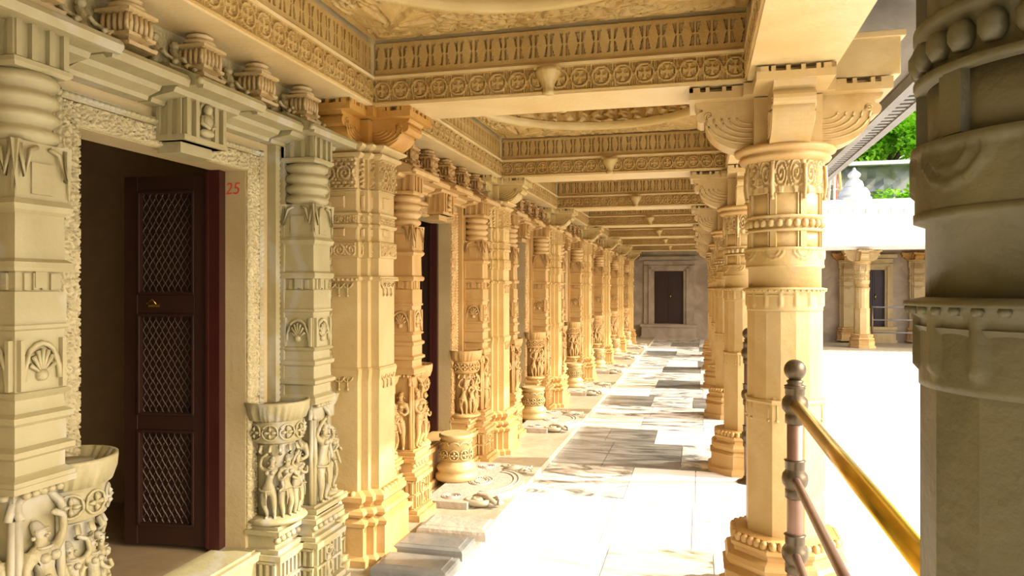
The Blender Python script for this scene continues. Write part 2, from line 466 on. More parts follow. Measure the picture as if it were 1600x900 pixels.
for side, x in (('wall', XP+.01), ('courtyard', XC-.005)):
    for i in range(1, 8):
        loc = (x, (PY[i]+PY[i+1])/2, ZB)
        if first: lng.location = loc; lng.rotation_euler = (0, 0, pi/2); o = lng; first = False
        else: o = copy_tree(lng, loc, pi/2)
        tag(o, 'lengthwise marble beam on the %s side, %s bay from the front' % (side, ORD[i-1]), 'beam', 'lengthwise beams on the %s side' % side)
# stone blocks over the pillar heads where the beams meet
jn = MB()
first = True
for side, x in (('wall', XP+.01), ('courtyard', XC-.005)):
    for i in range(1, 9):
        if first:
            jn.box(-CW/2, CW/2, -CW/2, CW/2, 0, .60); j0 = jn.build('beam_junction_block', M['soffit']); o = j0; first = False
        else: o = j0.copy(); COL.objects.link(o)
        o.location = (x, PY[i], ZB)
        tag(o, 'plain marble block joining beams above the %s %s pillar' % (ORD[i-1], side), 'beam block', 'beam blocks on the %s side' % side)

# ------------------------------------------------------------------ eave on the courtyard side
ev = MB()
def eave_profile():
    return [(.55, 2.98), (.80, 2.86), (1.02, 2.72), (1.23, 2.62), (1.26, 2.62), (1.275, 2.72), (1.06, 2.84), (.80, 3.0), (.55, 3.12)]
eroot = empty('sloping_eave', (0, 0, 0))
ev.loft([[(p[0], y, p[1]) for p in eave_profile()] for y in (-3.2, YE-2.6)])
ev.build('eave_slab', M['eave'], eroot)
ef = MB(); 
n_e = 0
y = -1.0
dent = MB(); d1 = None; nd = 0
while y < YE-2.8:
    if y < 1.0 or nd >= 98: dent.box(1.268, 1.288, y, y+.055, 2.635, 2.70)
    elif d1 is None:
        q = MB(); q.box(1.268, 1.288, 0, .055, 2.635, 2.70); d1 = q.build('dentil', M['eave'], eroot, (0, y, 0)); nd += 1
    else: q = d1.copy(); COL.objects.link(q); q.location = (0, y, 0); nd += 1
    y += .105
dent.build('dentil_band', M['eave'], eroot)['kind'] = 'stuff'
el = MB(); el.box(1.235, 1.29, -3.2, YE-2.62, 2.592, 2.632); el.box(1.265, 1.295, -3.2, YE-2.62, 2.705, 2.73); el.box(1.11, 1.165, -3.2, YE-2.62, 2.600, 2.66)
# underside slots row
y = -1.0
while y < YE-2.8:
    el.box(1.16, 1.24, y, y+.05, 2.602, 2.64); y += .095
el.build('eave_lip', M['eave'], eroot)
tag(eroot, 'grey sloping stone eave with a toothed edge, over the courtyard side', 'eave')

# ------------------------------------------------------------------ brackets and capitals
def arm(mb, a0, out, zb, zt, w, ang, concentric=True):
    """curved bracket arm; profile in (distance, z) extruded by width w, rotated by ang"""
    H = zt-zb; st_ = len(mb.v)
    pr = [(a0, zb)]
    n = 12
    for i in range(n+1):
        t = i/n*pi/2
        pr.append((a0+.02+(out-a0-.05)*sin(t)*1.0, zb+(H*.62)*(1-cos(t))))
    tip = (out-.005, zb+H*.66)
    for i in range(7):
        t = -pi*.6+i/6*pi*1.1; pr.append((tip[0]-.01+.028*cos(t), tip[1]+.028*sin(t)+.01))
    pr += [(out-.02, zb+H*.86), (out+.01, zb+H*.90), (out+.02, zt), (0, zt), (0, zb)]
    mb.loft([[(p[0], y, p[1]) for p in pr] for y in (-w/2, w/2)])
    cx = a0+.01; cz = zb+H*.66
    if concentric:
        for sg in (-1, 1):
            for q in range(5):
                rx = (out-a0)*(.25+.135*q); rz = H*.6*(.22+.16*q)
                mb.tube([(cx+.01+rx*sin(t*pi/2/8)*1.0, sg*(w/2+.001), cz-rz*cos(t*pi/2/8)) for t in range(-1, 9)], .0055, 5)
            mb.tube([(out-.045+.018*cos(t*.8)*(1-t/14), sg*(w/2), zb+H*.72+.018*sin(t*.8)*(1-t/14)) for t in range(12)], .005, 5)
    mb.move(Matrix.Rotation(ang, 4, 'Z'), st_)
def dentil_slab(mb, x0, x1, y0, y1, z0, z1, dx=1, dy=1):
    mb.box(x0, x1, y0, y1, z0, z1-.022)
    mb.box(x0+.045, x1-.045, y0+.045, y1-.045, z1-.022, z1)
    p = .062
    nx = max(1, int((x1-x0)/p)); ny = max(1, int((y1-y0)/p))
    for i in range(nx+1):
        x = x0+(x1-x0-.018)*i/nx
        mb.box(x, x+.018, y0, y0+.05, z1-.022, z1); mb.box(x, x+.018, y1-.05, y1, z1-.022, z1)
    for i in range(ny+1):
        y = y0+(y1-y0-.018)*i/ny
        mb.box(x0, x0+.05, y, y+.018, z1-.022, z1); mb.box(x1-.05, x1, y, y+.018, z1-.022, z1)
def capital_parts(root, mat, arms, mw=.17, out=.40, zb=2.165):
    top = MB(); h = CW/2
    top.box(-.15, .15, -.15, .15, zb, 2.40)
    dentil_slab(top, -h-.02, h+.02, -h-.02, h+.02, 2.405, 2.46)
    cap = top.build('capital_block', mat, root)
    for a in arms:
        m = MB(); arm(m, .14, out, zb, 2.405, mw, a)
        b = m.build('bracket_arm', mat, cap)
        d = MB(); st_ = 0
        dentil_slab(d, h+.02, out+.045, -h+.02, h-.02, 2.405, 2.46); d.move(Matrix.Rotation(a, 4, 'Z'))
        d.build('arm_cap', mat, cap)
    return cap

def ngon(r, n, z, rot=0, c=(0, 0)):
    """regular polygon by apothem r"""
    R = r/cos(pi/n); return [(c[0]+R*cos(2*pi*i/n+pi/n+rot), c[1]+R*sin(2*pi*i/n+pi/n+rot), z) for i in range(n)]
def fringe_rel(k, amp, zt, depth):
    def f(t, z):
        s_ = abs(sin(t*k/2)); low = zt-depth*(.35+.65*s_)
        return amp if z > low else 0
    return f

# ------------------------------------------------------------------ free-standing courtyard columns
def make_column():
    root = empty('round_marble_column', (0, 0, 0))
    b = MB()
    b.loft([ngon(r, 8, z) for r, z in ((.30, 0), (.30, .05), (.275, .065), (.275, .16), (.285, .17), (.25, .19), (.265, .205), (.275, .225), (.265, .245), (.235, .26),
            (.235, .275), (.25, .29), (.25, .305), (.22, .325), (.225, .345), (.178, .352))])
    for k in range(8):
        a = 2*pi*k/8
        for j in range(-2, 3):
            ra = Vector((cos(a), sin(a), 0)); ta = Vector((-sin(a), cos(a), 0)); c = ra*.232+ta*(j*.037)
            b.ball((c.x, c.y, .325), .019, 8, (1, 1, 1.3))
    b.build('base', M['honey'], root)
    s1 = MB()
    s1.loft([ngon(.172, 8, z) for z in (.35, .97)])
    s1.build('octagonal_shaft', M['column'], root)
    s2 = MB()
    s2.loft([ngon(.168, 16, z, pi/16) for z in (.97, 1.0)])
    s2.loft([ngon(.176, 8, .965), ngon(.180, 8, .975), ngon(.176, 8, .985)])
    # faceted drum between the two fringes
    s2.loft([[(r*cos(2*pi*i/16+pi/16), r*sin(2*pi*i/16+pi/16), z) for i in range(16)] for r, z in ((.172, .985), (.172, 1.46), (.180, 1.475))])
    for k in range(8):
        a = 2*pi*k/8+pi/8
        for dy in (-.02, .02):
            c = Vector((cos(a), sin(a), 0))*.178+Vector((-sin(a), cos(a), 0))*dy
            s2.tube([(c.x, c.y, .90), (c.x, c.y, .975)], .004, 5); s2.ball((c.x, c.y, .89), .009, 6)
    s2.build('faceted_shaft', M['column'], root)
    fr = MB()
    nz = 12
    prof = [(.1735, 1.40+.10*i/nz) for i in range(nz+1)]+[(.182, 1.500), (.181, 1.506), (.150, 1.512)]
    fr.lathe(prof, 192, rel=lambda t, z: (.010 if z > 1.486 else (.007 if (abs((t*8/pi) % 1-.5) < .09 and z > 1.42) else 0)))
    for i in range(40):
        a = 2*pi*i/40; fr.ball((.183*cos(a), .183*sin(a), 1.496), .008, 6)
    fr.build('scalloped_fringe', M['column'], root)
    up = MB()
    up.lathe([(.166, 1.50), (.166, 1.60), (.180, 1.605), (.180, 1.615)], 64)
    def cres(t, z):
        a = ((t*8/(2*pi)) % 1)*2-1; r_ = hypot(a*1.2, (z-1.685)/.05)
        return .006 if .45 < r_ < .6 or .75 < r_ < .9 else 0
    up.lathe([(.178, 1.612+.072*i/12) for i in range(13)]+[(.183, 1.687), (.183, 1.697), (.166, 1.70)], 192, rel=lambda t, z: cres(t, z) if z < 1.685 else 0)
    up.lathe([(.164, 1.69), (.164, 1.78)], 64); up.lathe([(.164, 1.83), (.164, 1.96)], 64)
    for k in range(8):
        a = 2*pi*k/8+pi/8
        for dz in ((1.70, 1.775), (1.85, 1.95)):
            st_ = len(up.v); up.box(.155, .176, -.014, .014, *dz); up.box(.155, .171, -.026, -.019, *dz); up.move(Matrix.Rotation(a, 4, 'Z'), st_)
    up.build('banded_drum', M['column'], root)
    bb = MB(); bb.lathe([(.178, 1.772), (.180, 1.782), (.166, 1.786), (.166, 1.834), (.180, 1.838), (.180, 1.848), (.16, 1.85)], 64)
    for i in range(28):
        a = 2*pi*i/28; bb.ball((.170*cos(a), .170*sin(a), 1.81), .0165, 8, (1, 1, 1.25))
    bb.build('bead_ring', M['column'], root)
    cb = MB()
    def carve(t, z):
        a = ((t*8/(2*pi)) % 1)*2-1; v_ = (z-1.95)/.15
        if abs(a) < .12: return .020
        r_ = hypot((abs(a)-.5)*1.6, (v_-.62)*1.5)
        k = sin(r_*22+atan2(v_-.62, abs(a)-.5)); d = .016 if k > 0 else .002
        if v_ < .22: return .012 if abs(abs(a)-.5) < .12+.3*v_ else 0
        return d
    cb.lathe([(.164, 1.95+.145*i/24) for i in range(25)]+[(.166, 2.10)], 320, rel=carve)
    for k in range(8):
        a = 2*pi*k/8+pi/8; c = (.186*cos(a), .186*sin(a))
        cb.tube([(c[0], c[1], 2.08), (c[0]*1.03, c[1]*1.03, 1.99), (c[0], c[1], 1.945), (c[0]*.98, c[1]*.98, 1.93)], lambda t: .011-.006*t, 6); cb.ball((c[0]*1.0, c[1]*1.0, 1.925), .010, 6)
    cb.build('carved_mask_band', M['column'], root)
    cu = MB(); cu.lathe([(.170, 2.095), (.185, 2.100), (.205, 2.112), (.212, 2.125), (.200, 2.136), (.205, 2.14), (.228, 2.150), (.234, 2.163), (.222, 2.176), (.17, 2.185)], 64)
    cu.build('cushion_ring', M['honey'], root)
    capital_parts(root, M['column'], [0, pi/2, pi, 3*pi/2], .175, .40)
    return root
col0 = make_column()
cy = [1.02]+PY[2:8]
cx = [.445, .40, .375, .36, .36, .36, .36]
pos = ['weathered dark one at the right edge, nearest the viewer', 'second one, its beaded neck beside the railing knob', 'third one, half hidden behind the second',
       'fourth one along the courtyard edge', 'fifth one along the courtyard edge', 'sixth one along the courtyard edge', 'last one before the far wall']
shade_dark = {M['column']: M['old'], M['honey']: M['old']}  # nearest column: its shaded look is put into the colour
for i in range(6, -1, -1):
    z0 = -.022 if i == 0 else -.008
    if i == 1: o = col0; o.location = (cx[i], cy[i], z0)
    else: o = copy_tree(col0, (cx[i], cy[i], z0), 0, swap=shade_dark if i == 0 else None)
    tag(o, 'round marble column with bracket capital, '+pos[i], 'column', 'courtyard side columns')
o = copy_tree(col0, (.42, 1.02-S, 0), 0)
tag(o, 'round marble column with bracket capital, behind the viewer', 'column', 'courtyard side columns')

# short cantilever stubs from each column out to the eave
sb = MB(); sb.box(.20, .50, -.14, .14, 0, .20); sb.box(.18, .52, -.15, .15, .17, .20)
s0 = sb.build('eave_stub_beam', M['soffit'], bevel=.004)
for i in range(7):
    o = s0 if i == 0 else s0.copy()
    if i: COL.objects.link(o)
    o.location = (XC-.02, PY[i+1], ZB+.002)
    tag(o, 'short marble stub beam carrying the eave above the %s column' % ORD[i], 'beam', 'eave stub beams')

# ------------------------------------------------------------------ engaged pillars along the wall (notched square plan)
def notch(o, z, a=.19):
    """stepped square outline grown by o"""
    q = a+o; n1 = a-.045+o; n2 = a-.085+o
    q2 = [(q, n2), (n1, n2), (n1, n1), (n2, n1), (n2, q)]
    pts = []
    for k in range(4):
        c_, s_ = cos(k*pi/2), sin(k*pi/2)
        pts += [(x*c_-y*s_, x*s_+y*c_, z) for x, y in q2]
    return pts
def make_pillar():
    root = empty('stepped_wall_pillar', (0, 0, 0))
    b = MB()
    b.loft([notch(o, z) for o, z in ((.085, .05), (.085, .085), (.06, .10), (.06, .245), (.075, .255), (.078, .275), (.04, .29), (.055, .30), (.065, .315), (.055, .33), (.025, .34), (.03, .355), (.05, .375), (.05, .40), (.02, .415), (0, .42))])
    for k in range(4):
        for j in (-2, -1, 0, 1, 2):
            st_ = len(b.v); b.ball((.215, j*.045, .405), .020, 8, (1, .9, 1.25)); b.move(Matrix.Rotation(k*pi/2, 4, 'Z'), st_)
    b.build('base', M['honey'], root)
    s_ = MB()
    s_.loft([notch(0, .41), notch(0, 1.03)])
    s_.loft([notch(.006, 1.065), notch(.006, 1.07), notch(-.002, 1.075), notch(-.002, 1.54), notch(.006, 1.545)])
    s_.loft([notch(.0, 1.0), notch(.006, 1.03), notch(.010, 1.06), notch(.004, 1.068)])
    for k in range(4):
        for j in (-1, 0, 1):
            for z, r in ((1.50, .005), (1.0, .005)):
                st_ = len(s_.v)
                s_.tube([(.196, j*.05+.03*cos(t*pi/6), z+.028*(1-sin(t*pi/6))) for t in range(7)], r, 5)
                s_.tube([(.196, j*.05, z+.02), (.196, j*.05, z-.035)], .004, 5); s_.ball((.196, j*.05, z-.04), .008, 6)
                s_.move(Matrix.Rotation(k*pi/2, 4, 'Z'), st_)
    s_.build('shaft', M['pil'], root)
    f = MB(); f.loft([notch(o, z) for o, z in ((.0, 1.535), (.014, 1.545), (.014, 1.560), (.0, 1.566))])
    for k in range(4):
        for j in range(9):
            st_ = len(f.v); yy = (j-4)*.026; f.ball((.205, yy, 1.545), .010, 6); f.move(Matrix.Rotation(k*pi/2, 4, 'Z'), st_)
    f.build('scalloped_fringe', M['pil'], root)
    u = MB()
    u.loft([notch(o, z) for o, z in ((-.004, 1.56), (-.004, 1.66), (.008, 1.665), (.008, 1.745), (.0, 1.75), (-.003, 1.755), (-.003, 1.82), (.004, 1.825), (.01, 1.83), (.01, 1.84), (0, 1.845), (0, 1.885), (.01, 1.89), (.01, 1.90), (-.004, 1.905), (-.004, 2.02), (.004, 2.025))])
    u.build('banded_block', M['pil'], root)
    c = MB()
    faces = []
    scr = scrolls(.09, .16, .020); ros = rosettes(.052, .05, .010); lf = scrolls(.07, .07, .008); pn = lambda uu, vv: .009 if (abs(uu-.085) < .045 and .02 < vv < .085) else 0
    for k in range(4):
        for fn, z, h, x in ((scr, 2.03, .165, .189), (ros, 1.845, .045, .189), (lf, 1.668, .075, .197), (pn, 1.907, .115, .189), (pn, 1.755, .065, .189)):
            st_ = len(c.v); c.hf((x, -.10, z), (0, 1, 0), (0, 0, 1), (1, 0, 0), .20, h, 44, max(8, int(h/.005)), fn); c.move(Matrix.Rotation(k*pi/2, 4, 'Z'), st_)
            for sg in (-1, 1):
                st_ = len(c.v); c.hf((x-.045, sg*.105-.02, z), (0, 1, 0), (0, 0, 1), (1, 0, 0), .04, h, 9, max(8, int(h/.006)), lambda uu, vv, q=fn: q(uu+.02, vv)); c.move(Matrix.Rotation(k*pi/2, 4, 'Z'), st_)
    c.loft([notch(-.004, 2.02), notch(-.004, 2.2)])
    c.build('carved_panel', M['pilc'], root)
    r = MB(); r.loft([notch(o, z) for o, z in ((-.01, 2.185), (.01, 2.192), (.03, 2.205), (.032, 2.215), (.01, 2.225), (.02, 2.232), (.05, 2.245), (.055, 2.256), (.04, 2.268), (-.02, 2.272))])
    r.build('ring_moulding', M['pil'], root)
    capital_parts(root, M['amber'], [0, pi/2, 3*pi/2], .20, .345, zb=2.25 if False else 2.245)
    return root
M['pil'] = stone('pillar_marble', (0.491, 0.372, 0.178), (0.404, 0.287, 0.109), scale=2.5)
M['pilc'] = stone('pillar_carved_marble', (0.491, 0.365, 0.171), (0.397, 0.273, 0.102), fine=.002, fine_scale=90)
M['pilw'] = stone('warm_pillar_marble', (.60, .44, .19), (.50, .33, .11), scale=2.5, fine=.002, fine_scale=60)  # pillar marble with warm bounce light added to its colour
pil0 = make_pillar()
for i in range(7, -1, -1):
    k = i+1
    if k > 8: continue
    yy = PY[k]
    o = pil0 if i == 1 else copy_tree(pil0, (XP, yy, 0), 0, swap={M['amber']: M['beam'], M['pil']: M['pilw'], M['pilc']: M['pilw']})
    if i == 1: o.location = (XP, yy, 0)
    lab = {0: 'left of the numbered doorway, out of view', 1: 'the nearest and largest, right of the numbered doorway', 2: 'next beyond the second doorway'}.get(i, '%s one from the front along the wall' % ORD[i-1])
    tag(o, 'stepped square wall pillar with scroll bracket, '+lab, 'pillar', 'wall side pillars')

# ------------------------------------------------------------------ carved figures
def skin_figure(pose):
    """standing carved dancer, 1 unit tall, hips swayed; pose 0..3; faces +x"""
    P = [  # sway, left hand, right hand
        (.05, [( -.02, .17, .70), (.10, .20, .60), (.12, .12, .72)], [(.0, -.16, .66), (.03, -.21, .50), (.08, -.17, .40)]),
        (-.06, [(.0, .17, .66), (.02, .20, .50), (.10, .15, .46)], [(.0, -.17, .86), (.05, -.13, 1.0), (.06, -.03, 1.06)]),
        (.06, [(.0, .18, .88), (.04, .14, 1.02), (.05, .03, 1.07)], [(.02, -.16, .66), (.10, -.14, .60), (.12, -.03, .64)]),
        (-.04, [(.03, .16, .66), (.12, .13, .62), (.13, .03, .68)], [(.03, -.16, .66), (.12, -.14, .64), (.14, -.04, .74)])][pose]
    sw, lh, rh = P
    V = [(0, sw, .50), (0, sw*.5, .60), (.005, 0, .70), (.015, -sw*.3, .79), (.01, -sw*.3, .85), (.02, -sw*.5, .925), (-.025, -sw*.6, .975), (-.05, -sw*.62, 1.01)]
    Rr = [(.10, .088), (.062, .055), (.088, .068), (.072, .058), (.032, .030), (.062, .060), (.046, .044), (.030, .030)]
    E = [(i, i+1) for i in range(7)]
    def chain(start, pts, rs):
        p = start
        for q, r in zip(pts, rs):
            V.append(q); Rr.append((r, r)); E.append((p, len(V)-1)); p = len(V)-1
    chain(3, [(.01, .115, .79)]+lh, [.040, .032, .026, .024])
    chain(3, [(.01, -.115, .79)]+rh, [.040, .032, .026, .024])
    kb = 1 if sw > 0 else -1
    chain(0, [(.01, .075+sw*.6, .42), (.05, .085+sw*.2+kb*.01, .25), (.0, .06, .10), (.0, .06, .03), (.06, .075, .015)], [.070, .050, .036, .026, .026])
    chain(0, [(.01, -.075+sw*.6, .42), (.04, -.085+sw*.2+kb*.01, .25), (.0, -.06, .10), (.0, -.06, .03), (.06, -.075, .015)], [.070, .050, .036, .026, .026])
    me = bpy.data.meshes.new('figure_skeleton'); me.from_pydata(V, E, [])
    ob = bpy.data.objects.new('figure_skeleton', me); COL.objects.link(ob)
    sk = ob.modifiers.new('s', 'SKIN'); ss = ob.modifiers.new('u', 'SUBSURF'); ss.levels = 1; ss.render_levels = 1
    for i, r in enumerate(Rr): me.skin_vertices[0].data[i].radius = r
    me.skin_vertices[0].data[0].use_root = True
    dg = bpy.context.evaluated_depsgraph_get(); dg.update()
    out = bpy.data.meshes.new_from_object(ob.evaluated_get(dg)); out.name = 'carved_figure'
    bpy.data.objects.remove(ob)
    # breasts, girdle, necklace, crown added as raised ornament
    ex = MB()
    for sg in (-1, 1): ex.ball((.072, sg*.042, .755), .040, 8)
    ex.tube([(.098*cos(a)*1.0, sw+.115*sin(a), .485-.02*cos(a)) for a in [2*pi*i/16 for i in range(16)]], .016, 6, closed=True)
    ex.tube([(.035+.045*cos(a), -sw*.3+.055*sin(a), .83) for a in [2*pi*i/12 for i in range(12)]], .012, 5, closed=True)
    ex.tube([(.03+.045*cos(a)*.6, -sw*.53+.052*sin(a), .957+.008*cos(a)) for a in [2*pi*i/12 for i in range(12)]], .006, 5, closed=True)
    ex.ball((.075, -sw*.5, .915), .014, 6)
    for sg in (-1, 1): ex.ball((.02, -sw*.5+sg*.064, .905), .018, 6)
    ex.tube([(.09, sw, .47), (.105, sw+.01, .36), (.10, sw, .24)], lambda t: .022-.012*t, 6)
    bm = bmesh.new(); bm.from_mesh(out); tmp = ex.mesh('t'); bm.from_mesh(tmp); 
    for f in bm.faces: f.smooth = True
    bm.to_mesh(out); bm.free(); out.materials.clear(); out.materials.append(M['cream'])
    return out
FIG = [skin_figure(i) for i in range(4)]
def put_figure(parent, pose, x, y, z, h, ang, name='carved_dancer'):
    o = bpy.data.objects.new(name, FIG[pose]); COL.objects.link(o); o.parent = parent
    o.location = (x, y, z); o.scale = (h*.95, h*.95, h*.95); o.rotation_euler = (0, 0, ang); return o

# ------------------------------------------------------------------ doorway surround
def roundel(mb, c, u, v, n_, r):
    c, u, v, n_ = Vector(c), Vector(u), Vector(v), Vector(n_)
    ring = lambda rad: [c+u*rad*cos(2*pi*i/20)+v*rad*sin(2*pi*i/20) for i in range(20)]
    mb.tube(ring(r), r*.14, 6, closed=True)
    for k in range(4):
        a = k*pi/2; p = c+(u*cos(a)+v*sin(a))*r*.45; 
        mb.tube([c, p+n_*.006, c+(u*cos(a)+v*sin(a))*r*.82], lambda t: r*(.10+.16*sin(pi*t)), 5)
    mb.ball(tuple(c), r*.2, 6)
def colonnette(mb):
    """square carved half column in local coords centred on (0,0); z .98 to 2.26"""
    def sq(a, z): return [(a, -a, z), (a, a, z), (-a, a, z), (-a, -a, z)]
    def seg(lst): mb.loft([sq(a, z) for a, z in lst])
    seg([(.075, .96), (.098, .97), (.098, .985), (.085, .995), (.080, 1.0), (.080, 1.04), (.098, 1.05), (.098, 1.065), (.082, 1.075), (.082, 1.13), (.095, 1.14), (.095, 1.155), (.08, 1.165), (.078, 1.20), (.092, 1.21), (.086, 1.22)])
    seg([(.078, 1.20), (.078, 1.385), (.088, 1.39), (.088, 1.40)])
    seg([(.082, 1.395), (.082, 1.49)]); seg([(.072, 1.49), (.072, 1.56)])
    seg([(.088, 1.545), (.094, 1.555), (.094, 1.57), (.080, 1.58), (.078, 1.70), (.09, 1.71), (.096, 1.725), (.086, 1.74)])
    seg([(.082, 1.73), (.082, 1.895)])
    for k in range(4):
        st_ = len(mb.v)
        # fan arch
        mb.tube([(.084, .058*cos(t*pi/10), 1.25+.10*sin(t*pi/10)) for t in range(11)], .008, 6)
        for t in range(1, 8): mb.tube([(.084, 0, 1.265), (.088, .043*cos(t*pi/8), 1.265+.07*sin(t*pi/8))], lambda q: .003+.004*q, 5)
        mb.ball((.082, 0, 1.262), .018, 8)
        for sg in (-1, 1):
            mb.box(.078, .092, sg*.066-.006, sg*.066+.006, 1.225, 1.36)
            mb.tube([(.086, sg*.072, 1.885), (.096, sg*.066, 1.80), (.094, sg*.046, 1.87), (.088, sg*.02, 1.882)], .007, 6)
            # hanging leaf corner
            mb.loft([[(.080, sg*.086, 1.895), (.098, sg*.086, 1.895), (.080, sg*.05, 1.895)], [(.080, sg*.090, 1.80), (.090, sg*.090, 1.80), (.080, sg*.075, 1.80)], [(.080, sg*.092, 1.745), (.084, sg*.092, 1.745), (.080, sg*.09, 1.745)]])
        mb.box(.076, .088, -.035, .035, 1.755, 1.84); mb.box(.07, .082, -.018, .018, 1.50, 1.545)
        for j in range(4): mb.box(.07, .079, -.05+j*.028, -.034+j*.028, 1.495, 1.54)
        mb.move(Matrix.Rotation(k*pi/2, 4, 'Z'), st_)
    pr = [(.07, 1.885)]
    for k in range(4):
        z = 1.895+k*.05; pr += [(.080, z), (.098, z+.012), (.102, z+.024), (.096, z+.036), (.080, z+.046)]
    mb.lathe(pr+[(.07, 2.10)], 40)
    seg([(.084, 2.09), (.094, 2.10), (.094, 2.112), (.076, 2.12), (.076, 2.24), (.094, 2.25), (.094, 2.27)])
    for k in range(4):
        st_ = len(mb.v)
        for y in (-.075, -.028, .028, .075): mb.box(.070, .090, y-.009, y+.009, 2.115, 2.245)
        mb.move(Matrix.Rotation(k*pi/2, 4, 'Z'), st_)
def make_pinnacle(mb):
    """tiny ribbed shrine tower, about .2 tall, base at z=0"""
    def sq(a, z): return [(a, -a, z), (a, a, z), (-a, a, z), (-a, -a, z)]
    mb.loft([sq(a, z) for a, z in ((.062, 0), (.066, .012), (.045, .022), (.043, .03), (.060, .038), (.062, .05))])
    mb.loft([sq(.046, z) for z in (.045, .125)])
    for k in range(4):
        st_ = len(mb.v)
        for y in (-.045, -.022, 0, .022, .045): mb.tube([(.050, y, .05), (.054, y, .085), (.050, y, .122)], .008, 6)
        mb.tube([(.058+.022*cos(t*.7), 0, .03+.018*sin(t*.7)) for t in range(8)], .008, 5)
        mb.move(Matrix.Rotation(k*pi/2, 4, 'Z'), st_)
    mb.loft([sq(a, z) for a, z in ((.05, .12), (.066, .126), (.066, .138), (.04, .145))])
    mb.lathe([(.035, .14), (.052, .148), (.056, .158), (.045, .168), (.030, .172), (.044, .178), (.046, .186), (.034, .194), (.018, .198), (.02, .21), (.006, .225)], 20, rel=lambda t, z: .003*abs(sin(t*6)))

